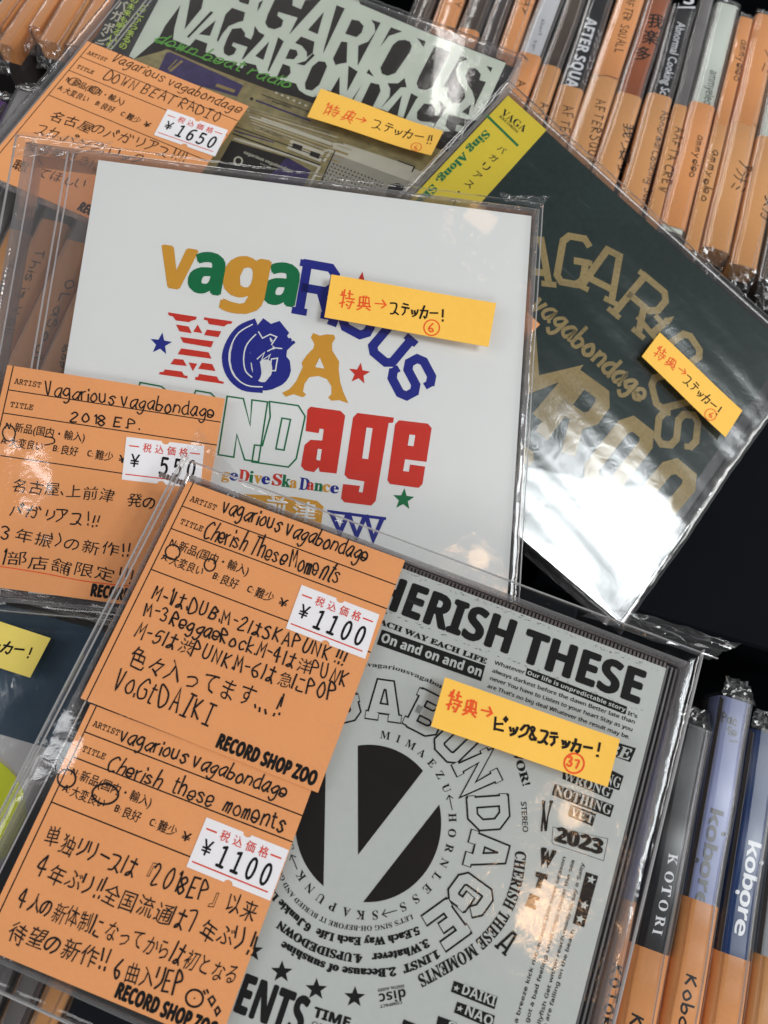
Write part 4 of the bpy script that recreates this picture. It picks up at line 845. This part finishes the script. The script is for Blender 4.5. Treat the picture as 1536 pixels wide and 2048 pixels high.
# bars with light lettering
BA = Ink('black_bars', BLACKINK, D_, frD, z=0.05); BW = Ink('light_lettering', GREY, D_, frD, z=0.11)
BA.poly([(580,395),(1168,600),(1145,690),(550,480)], K4, S4); BW.text('On and on and on', (568,462), (1143,665), 52, 'sb', 0.02, K4, S4)
BA.poly([(514,412),(1045,618),(1035,660),(505,452)], K5, S5); BW.text('Our life is unpredictable story', (512,445), (1033,645), 21, 'sb', 0, K5, S5)
BA.poly([(985,805),(1092,838),(1060,912),(958,875)], K5, S5); BW.text('BE', (935,865), (1062,903), 62, 'ri', 0.02, K5, S5)
BA.poly([(860,905),(1026,985),(1002,1062),(850,1010)], K5, S5); BW.text('NG', (925,1022), (1003,1052), 58, 'rb', 0.0, K5, S5)
BA.poly([(705,955),(972,1058),(952,1108),(700,1000)], K5, S5); BW.text('WRONG', (705,1002), (950,1098), 50, 'rb', 0.0, K5, S5)
BA.poly([(660,1025),(975,1140),(955,1205),(645,1085)], K5, S5); BW.text('NOTHING', (655,1080), (955,1192), 52, 'rb', 0.0, K5, S5)
BA.poly([(745,1135),(880,1185),(860,1252),(728,1195)], K5, S5); BW.text('YET', (740,1190), (862,1240), 46, 'rb', 0.0, K5, S5)
BA.poly([(1095,1053),(1320,1135),(1303,1200),(1080,1110)], K6, S6); BW.text('DAIKI', (1128,1117), (1303,1186), 46, 'sb', 0.0, K6, S6); BW.star((1108,1092), 18, K6, S6, 20)
BA.poly([(1112,1160),(1306,1232),(1290,1300),(1095,1216)], K6, S6); BW.text('NAO', (1143,1222), (1290,1290), 46, 'sb', 0.0, K6, S6); BW.star((1126,1196), 18, K6, S6, 20)
BA.poly([(1015,1233),(1110,1268),(1100,1330),(1000,1300)], K6, S6); BW.text('S', (1055,1305), (1100,1322), 46, 'sb', 0, K6, S6); BA.poly([(838,1250),(900,1275),(890,1340),(820,1310)], K6, S6)
BA.poly([(530,535),(598,558),(520,842),(457,820)], K7, S7)
for c in ((560,578),(521,720),(499,796)): BW.star(c, 27, K7, S7, 20)
for c, r in (((213,1008),58),((390,1097),58),((587,1137),56),((62,900),58)): BA.star(c, r, K6, S6, 3)
BA.slab('V', (312,228), 165, 46, 3, 0.55, K7, S7); BA.slab('W', (315,450), 66, 62, 14, 0.95, K7, S7); BA.slab('T', (277,585), 60, 55, 16, 1.0, K7, S7); BA.slab('E', (238,700), 52, 44, 22, 0.8, K7, S7, False); BA.slab('A', (98,925), 120, 56, 42, 0.55, K7, S7)
# tiny misprint specks round the big letters
SPK = Ink('print_specks', FADED, D_, frD, z=0.05)
rs = random.Random(3)
for q in range(170):
    t_ = rs.random(); side = rs.choice((-8, 76)); x = 700+t_*590; y = 1188+t_*228 - side + rs.gauss(0, 2); x += side*0.35
    SPK.line([(x, y), (x+rs.uniform(.5, 5), y+rs.uniform(.2, 2))], rs.uniform(0.05, 0.12))
film('sleeve', D_, XL-2.6, 127.2, YB-4.5, 6.5, 2.6, FILM, 130, 130, amp=0.24, edge=0.5, seed=8, over=2.5, wave=lambda X, Y: 0.5*np.exp(-((X-XL-8)/7.0)**2)+1.1*np.exp(-((X-XL-10+(Y+72)*0.05)/7.0)**2-((Y+68)/17)**2))
crumple('sleeve_flap', D_, [(98,4),(128,5),(134,11),(106,9)], 2.0, FILMB, 12, 0.9, 31)
crumple('sleeve_flap', D_, [(XL-2.6,5.5),(XL+14,6),(XL+5,10),(XL-1.5,14)], 3.0, FILMB, 9, 0.6, 33)
boxes('sleeve_seam', [(XL-2.5,XL-2.3,YB-4,7,1.0,2.0),(XL-1.2,XL-1.05,YB-4,7,1.4,2.2),(126.7,126.9,YB-4,7,0,1.2),(XL,130,YB-4.4,YB-4.1,.3,1.2),(XL,130,5.9,6.1,.8,1.6)], SEAM, D_)

# ---- E: navy and grey cover at the left edge
frE = FE.sub((-400,1095), (200,1262))
E_ = thing('lying_cd', 'cased CD with navy and light grey cover bearing a round neon yellow patch', 'CD', frE, 'compact discs lying on the stack')
xr = frE.loc((186,1330))[0]; yb = frE.loc((60,1486))[1]
jewel(E_, xr-140, xr+6, -128, 3, xr-122, xr, -124, 0, GREYCV, tray=BLACKPL, t=9)
I = Ink('navy_cover_print', NAVYCV, E_, frE, z=0.04); I.poly_l([(xr-122,0),(xr-0.02,0),(xr-0.02,yb),(xr-122,yb)])
I = Ink('round_patch', NEON, E_, frE, z=0.09); I.disc((-65,1622), 118)
I = Ink('round_patch_crease', YELLOW2, E_, frE, z=0.13); I.line([(-5,1512),(28,1545),(40,1590),(38,1650)], 0.12, sm=True)
film('sleeve', E_, xr-142, xr+7.5, -130, 5, 2.0, FILM, 80, 80, amp=0.2, seed=40)
crumple('sleeve_flap', E_, [(xr-60,2),(xr-2,2),(xr,8),(xr-62,9)], 2.5, FILMB, 14, 1.2, 41)

# ------------------------------------------------------------------ price cards
def card(label, base, q, dz, htmm=None, group='orange handwritten price cards'):
    """q: TL, TR, BL sight points"""
    fr = base.sub(q[0], q[1], dz)
    W = fr.loc(q[1])[0]; H = -fr.loc(q[2])[1] if htmm is None else htmm
    o = thing('price_card', label, 'price card', fr, group)
    boxes('card_paper', [(0, W, -H, 0, -0.18, 0)], ORANGE, o)
    P = Ink('printed_form', BLACKINK, o, fr, z=0.03)
    def uv(u, v): return (u*W, -v*H)
    for v_ in (0.115, 0.225, 0.42): P.ribbon([uv(0.027, v_), uv(1, v_)], 0.27, False)
    P.ribbon([uv(0.027, 0), uv(0.027, 1)], 0.27, False)
    def tx(I_, t, u0, u1, v, h, sty='n', bold=0.0):
        I_.ops.append(('lt', STY[sty](t), np.array(uv(u0, v)), np.array(uv(u1, v)), h*H, bold))
    tx(P, 'ARTIST', .047, .168, .082, .030, 'mo', 0.012); tx(P, 'TITLE', .05, .155, .192, .030, 'mo', 0.012)
    tx(P, 'N:', .047, .085, .295, .028, 'sb', 0); tx(P, '新品(国内・輸入)', .09, .41, .300, .034, 'n', 0.012)
    tx(P, 'A:', .045, .078, .365, .028, 'sb', 0); tx(P, '大変良い', .083, .235, .370, .034, 'n', 0.012)
    tx(P, 'B:', .275, .305, .365, .028, 'sb', 0); tx(P, '良好', .312, .392, .370, .034, 'n', 0.012)
    tx(P, 'C:', .43, .46, .365, .028, 'sb', 0); tx(P, '難少', .468, .55, .370, .034, 'n', 0.012)
    tx(P, '¥', .575, .61, .372, .034, 'n', 0.02); tx(P, 'RECORD SHOP ZOO', .565, .978, .982, .052, 'sb', 0.06)
    return o, fr, W, H
def local_text(ink_, op):
    _, t, A, B, h, bold = op; d = B-A; ln = np.linalg.norm(d); d = d/ln; up = np.array([-d[1], d[0]]); hm = h/0.70
    adv = [GL[c][2] if c in GL else 0.5 for c in t]; sx = ln/sum(adv); x = 0
    for c, a in zip(t, adv):
        if c != ' ' and c in GL: ink_.glyph(GL[c], A+d*x*sx, d*sx, up*hm, bold)
        x += a
def price(card_o, base, q, price_t, o=(0, 0), sc=1.0):
    """glued price sticker with two notches; q: TL, TR, BL"""
    q = [(o[0]+x/sc, o[1]+y/sc) for x, y in q]
    a, b, c = [base.loc(p) for p in q]; ex = (b-a); ey = (c-a)
    pp = lambda u, v: a+ex*u+ey*v
    W_, H_ = np.linalg.norm(ex), np.linalg.norm(ey); n = 8; nr = 0.05
    top = [pp(0, 0)]+[pp(.5-nr*math.cos(t), nr*1.4*math.sin(t)) for t in np.linspace(0, math.pi, n)]+[pp(1, 0)]
    bot = [pp(1, 1)]+[pp(.5+nr*math.cos(t), 1-nr*1.4*math.sin(t)) for t in np.linspace(0, math.pi, n)]+[pp(0, 1)]
    pts = [tuple(p) for p in top+bot]
    tri = tessellate_polygon([[Vector((x, y, 0)) for x, y in pts]]); m = len(pts)
    V = [(x, y, 0.14) for x, y in pts]+[(x, y, 0.0) for x, y in pts]
    st = mesh_obj('price_sticker', V, [tuple(t) for t in tri]+[(i, (i+1) % m, m+(i+1) % m, m+i) for i in range(m)], STICKER, card_o)
    Rk = Ink('sticker_print', REDINK, st, base, z=0.17); Rk.zs = 0.003
    d = ex/W_
    for t in ((.05, .17), (.83, .95)): Rk.ribbon([pp(t[0], .20), pp(t[1], .20)], 0.32)
    Rk.ribbon([pp(.04, .87), pp(.94, .87)], 0.28)
    for k, ch in enumerate('税込価格'): Rk.ops.append(('lt', ch, pp(.22+.155*k, .29), pp(.22+.155*k+.115, .29), H_*0.16, 0.012))
    Bk = Ink('sticker_price', BLACKINK, st, base, z=0.17); Bk.zs = 0.003
    n_ = len(price_t)
    for k, ch in enumerate(price_t):
        if ch == ' ': continue
        u0 = .08+.86/5*k; 
        if ch == '¥': Bk.ops.append(('lt', ch, pp(u0, .68), pp(u0+.11, .68), H_*0.29, 0.015))
        else: Bk.ops.append(('lt', STY['mo'](ch), pp(u0+.01, .78), pp(u0+.155, .79), H_*0.47, 0.02))
    return st
K2 = (180, 900); S2 = 2.327; K3 = (0, 1380); K1 = (0, 0); S1 = 2.743; KB = (0, 720); SB = 3.2

TA, fT, W_, H_ = card('orange card handwritten DOWN BEAT RADIO with a 1650 yen sticker, at the upper left', FA, ((175,82), (497,212), (-22,350)), 2.6)
price(TA, fT, ((920,600),(1250,715),(845,742)), '¥1650', K1, S1)
I = Ink('handwriting', PENINK, TA, fT, z=0.06)
I.pen('Vagarious vagabondage', (608,332), (1318,628), 60, 0.34, K1, S1, slant=0.1); I.pen('DOWN BEAT RADIO', (566,432), (1212,676), 62, 0.35, K1, S1)
I.pen('名古屋のバガリアス!!!!', (262,648), (1010,890), 68, 0.35, K1, S1); I.pen('スカ、パンク、ロック', (188,728), (780,905), 64, 0.35, K1, S1); I.pen('全音楽好きに', (125,812), (560,940), 66, 0.35, K1, S1); I.pen('聴いてほしい', (60,918), (470,1040), 68, 0.35, K1, S1)
I.circle((408,448), 34, 0.32, K1, S1, 0.1, 0.6); I.circle((520,495), 26, 0.32, K1, S1, 0.1, 0.8)

TB, fT, W_, H_ = card('orange card handwritten 2018 E.P. with a 550 yen sticker, over the white cover', FC, ((15,730), (450,797), (-75,1165)), 2.5)
price(TB, fT, ((810,492),(1308,552),(780,765)), '¥ 550', KB, SB)
I = Ink('handwriting', PENINK, TB, fT, z=0.06)
I.pen('Vagarious vagabondage', (285,225), (1385,378), 92, 0.37, KB, SB); I.pen('2018 E.P.', (448,390), (905,450), 62, 0.37, KB, SB)
I.pen('名古屋、上前津', (68,830), (735,905), 86, 0.37, KB, SB); I.pen('発の', (810,930), (1000,945), 88, 0.37, KB, SB); I.pen('バガリアス!!!', (60,995), (625,1068), 80, 0.37, KB, SB); I.pen('3年振りの新作!!', (0,1140), (825,1262), 84, 0.37, KB, SB); I.pen('1部店舗限定!!!', (-5,1300), (842,1425), 86, 0.37, KB, SB)
I.circle((57,468), 38, 0.34, KB, SB, 0.08, 1.35); I.line([(285,490),(340,500),(345,530),(285,545)], .34, KB, SB, True)
I = Ink('red_underline', REDPEN, TB, fT, z=0.06); I.line([(-20,1318),(250,1360),(560,1418),(860,1450)], 0.25, KB, SB, True)

TD2, fT2, W2, H2 = card('lowest orange card, half under another, with 1100 yen sticker and circled characters', frD, ((181,1408), (624,1577), (-17,1903)), 1.75)
price(TD2, fT2, ((962,592),(1345,745),(868,822)), '¥1100', K3, S2)
I = Ink('handwriting', PENINK, TD2, fT2, z=0.06)
I.pen('vagarious vagabondage', (552,235), (1338,510), 66, 0.37, K3, S2, slant=0.12); I.pen('Cherish  these  moments', (495,372), (1330,668), 68, 0.37, K3, S2, slant=0.1)
I.pen('単独リリースは『2018EP』以来', (200,715), (1185,1078), 84, 0.37, K3, S2); I.pen('4年ぶり!!全国流通は7年ぶり!!', (158,862), (1178,1238), 84, 0.37, K3, S2); I.pen('4人の新体制になってからは初となる', (78,1005), (1098,1372), 82, 0.37, K3, S2); I.pen('待望の新作!!', (30,1145), (490,1308), 84, 0.37, K3, S2); I.pen('6曲入りEP', (525,1335), (850,1430), 84, 0.37, K3, S2)
I.circle((905,1435), 40, 0.4, K3, S2); I.disc((905,1435), 4, K3, S2); I.line([(970,1440),(990,1425),(1002,1445),(985,1470),(970,1440)], .35, K3, S2); I.line([(1000,1490),(1015,1475),(1025,1495),(1008,1515),(1000,1490)], .35, K3, S2); I.line([(948,1400),(955,1415)], .35, K3, S2); I.line([(962,1395),(970,1410)], .35, K3, S2)
I.circle((310,412), 42, 0.38, K3, S2); I.circle((490,484), 58, 0.42, K3, S2, 0.06, 0.82)

TD, fT, W1, H1 = card('orange card handwritten M-1 to M-6 song notes, 1100 yen sticker, on top', frD, ((375,962), (810,1121), (205,1414)), 2.05)
price(TD, fT, ((985,628),(1347,766),(912,830)), '¥1100', K2, S2)
I = Ink('handwriting', PENINK, TD, fT, z=0.06)
I.pen('vagarious vagabondage', (610,288), (1295,528), 76, 0.39, K2, S2, slant=0.05); I.pen('Cherish These Moments', (525,408), (1160,622), 84, 0.39, K2, S2)
I.pen('M-1は、DUB、M-2はSKAPUNK!!!', (285,690), (1178,1002), 64, 0.39, K2, S2); I.pen('M-3ReggaeRock.M-4は洋PUNK', (250,768), (1205,1108), 64, 0.39, K2, S2); I.pen('M-5は渋PUNK.M-6は急にPOP', (208,868), (1150,1180), 66, 0.39, K2, S2)
I.pen('色々入ってます…!!', (170,1000), (885,1238), 98, 0.40, K2, S2); I.pen('Vo.Gt DAIKI', (105,1112), (575,1290), 98, 0.40, K2, S2)
I.circle((385,475), 34, 0.36, K2, S2); I.circle((558,535), 26, 0.36, K2, S2, asp=1.1); I.line([(340,490),(380,505)], .3, K2, S2)
# corner of a card standing out beside the white case
fo = FB.sub((1035,640), (1078,682), 2.4); to = thing('price_card', 'small corner of an orange card peeping out right of the white case', 'price card', fo, 'orange handwritten price cards')
boxes('card_paper', [(-30, fo.loc((1074,684))[0], -fo.loc((1074,684))[1]-30, 0, -0.18, 0)] if False else [(-26, 6.2, -9, 4.5, -0.18, 0)], ORANGE, to)
I = Ink('printed_form', BLACKINK, to, fo, z=0.03); I.line([(1046,700),(1060,708)], .25)

# ------------------------------------------------------------------ sticky notes
def note(label, base, q, dz, mat, o=(0, 0), sc=1.0, curl=1.2):
    q = [(o[0]+x/sc, o[1]+y/sc) for x, y in q]
    fr = base.sub(q[0], q[1], dz); W = fr.loc(q[1])[0]; c = fr.loc(q[3]); H = -c[1]; sk = c[0]; c2 = fr.loc(q[2])
    ob = thing('sticky_note', label, 'sticky note', fr, 'yellow sticky notes on the sleeves')
    nx, ny = 24, 6; V = []; 
    zz = lambda u, v: curl*(0.10*math.sin(u*5)+0.75*max(0, u-0.55)**2*3+0.10*v)
    for top in (0, -0.12):
        for i in range(nx):
            for j in range(ny):
                u, v = i/(nx-1), j/(ny-1)
                p = np.array([0, 0])*(1-u)*(1-v)+np.array([W, 0])*u*(1-v)+c2*u*v+c*(1-u)*v
                V.append((p[0], p[1], zz(u, v)+top))
    N_ = nx*ny; Fq = []
    for i in range(nx-1):
        for j in range(ny-1):
            a = i*ny+j; Fq.append((a, a+1, a+ny+1, a+ny)); Fq.append((N_+a, N_+a+ny, N_+a+ny+1, N_+a+1))
    rim = [i*ny for i in range(nx)]+[(nx-1)*ny+j for j in range(1, ny)]+[i*ny+ny-1 for i in range(nx-2, -1, -1)]+[j for j in range(ny-2, 0, -1)]
    for a, b in zip(rim, rim[1:]+rim[:1]): Fq.append((a, b, b+N_, a+N_))
    mesh_obj('note_paper', V, Fq, mat, ob, smooth=False)
    fr.zfun = (lambda x, y: zz(min(1, max(0, x/W)), min(1, max(0, -y/H))))
    a = Ink('red_pen_writing', REDPEN, ob, fr, z=0.05); b = Ink('black_pen_writing', PENINK, ob, fr, z=0.05); a.bend = b.bend = fr.zfun
    return a, b
NG = None
a, b = note('yellow sticky note on the giant pale lettered cover, with a curved free end', FA, ((752,340),(1222,510),(1175,605),(700,450)), 3.2, YELLOW, o2, s2, 2.2)
a.pen('1特典→', (752,438), (930,490), 50, 0.36, o2, s2); b.pen('ステッカー!!', (948,492), (1175,562), 46, 0.40, o2, s2); a.circle((1118,568), 20, 0.26, o2, s2, asp=.8); a.pen('6', (1110,576), (1128,580), 20, .26, o2, s2)
a, b = note('largest flat yellow sticky note on the white cover, numbered 6', FC, ((735,420),(1367,532),(1337,700),(708,585)), 3.2, YELLOW, o5, s5, 1.0)
a.pen('特典→', (762,548), (955,572), 60, 0.38, o5, s5); b.pen('ステッカー!', (962,572), (1165,600), 50, 0.50, o5, s5); a.circle((1120,625), 30, 0.34, o5, s5); a.pen('6', (1108,640), (1136,644), 32, .34, o5, s5)
a, b = note('steeply slanted yellow sticky note on the dark green cover', FB, ((995,928),(1308,1228),(1243,1330),(925,1020)), 3.6, YELLOW, o6, s6, 1.0)
a.pen('特典→', (965,1015), (1090,1112), 44, 0.34, o6, s6); b.pen('ステッカー!', (1082,1118), (1212,1245), 42, 0.40, o6, s6); a.circle((1188,1243), 22, 0.28, o6, s6); a.pen('6', (1180,1248), (1196,1262), 22, .28, o6, s6)
a, b = note('yellow sticky note circled 37 in red, on the grey lettered cover', frD, ((80,462),(1002,790),(935,1043),(5,722)), 3.8, YELLOW, K5, S5, 1.6)
a.pen('特典→', (78,632), (335,708), 88, 0.42, K5, S5); b.pen('ピック&ステッカー!', (342,745), (890,885), 72, 0.55, K5, S5); a.circle((762,918), 52, 0.40, K5, S5); a.pen('37', (722,930), (800,950), 46, .40, K5, S5)
a, b = note('paler yellow sticky note on the navy cover, cut by the left photo edge', FE, ((-150,1193),(103,1277),(62,1356),(-190,1275)), 3.4, YELLOW2, curl=1.4)
b.pen('特典→ステッカー!', (-150,1268), (58,1318), 22, 0.50)

# ------------------------------------------------------------------ build all inks
need = set(' ')
for I in INKS:
    for op in I.ops:
        if op[0] == 'lt': need |= set(op[1])
    I_ops = [op for op in I.ops if op[0] != 'lt']
    for op in I_ops:
        if op[0] == 'pen': need |= {c for c in op[1] if c not in PEN}
        else: need |= set(op[1])
need |= set(STY['rb']('MIAEZUHORNLSKP'))
load_glyphs(need)
ring_flush()
for I in INKS:
    for op in I.ops:
        if op[0] == 'lt': local_text(I, op)
    I.ops = [op for op in I.ops if op[0] != 'lt']
    if getattr(I, 'bend', None):
        bf = I.bend; o_ = None
        I_v = I; ob = I.flush()
        if ob:
            for v in ob.data.vertices: v.co.z += bf(v.co.x/MM, v.co.y/MM)*MM
    else: I.flush()
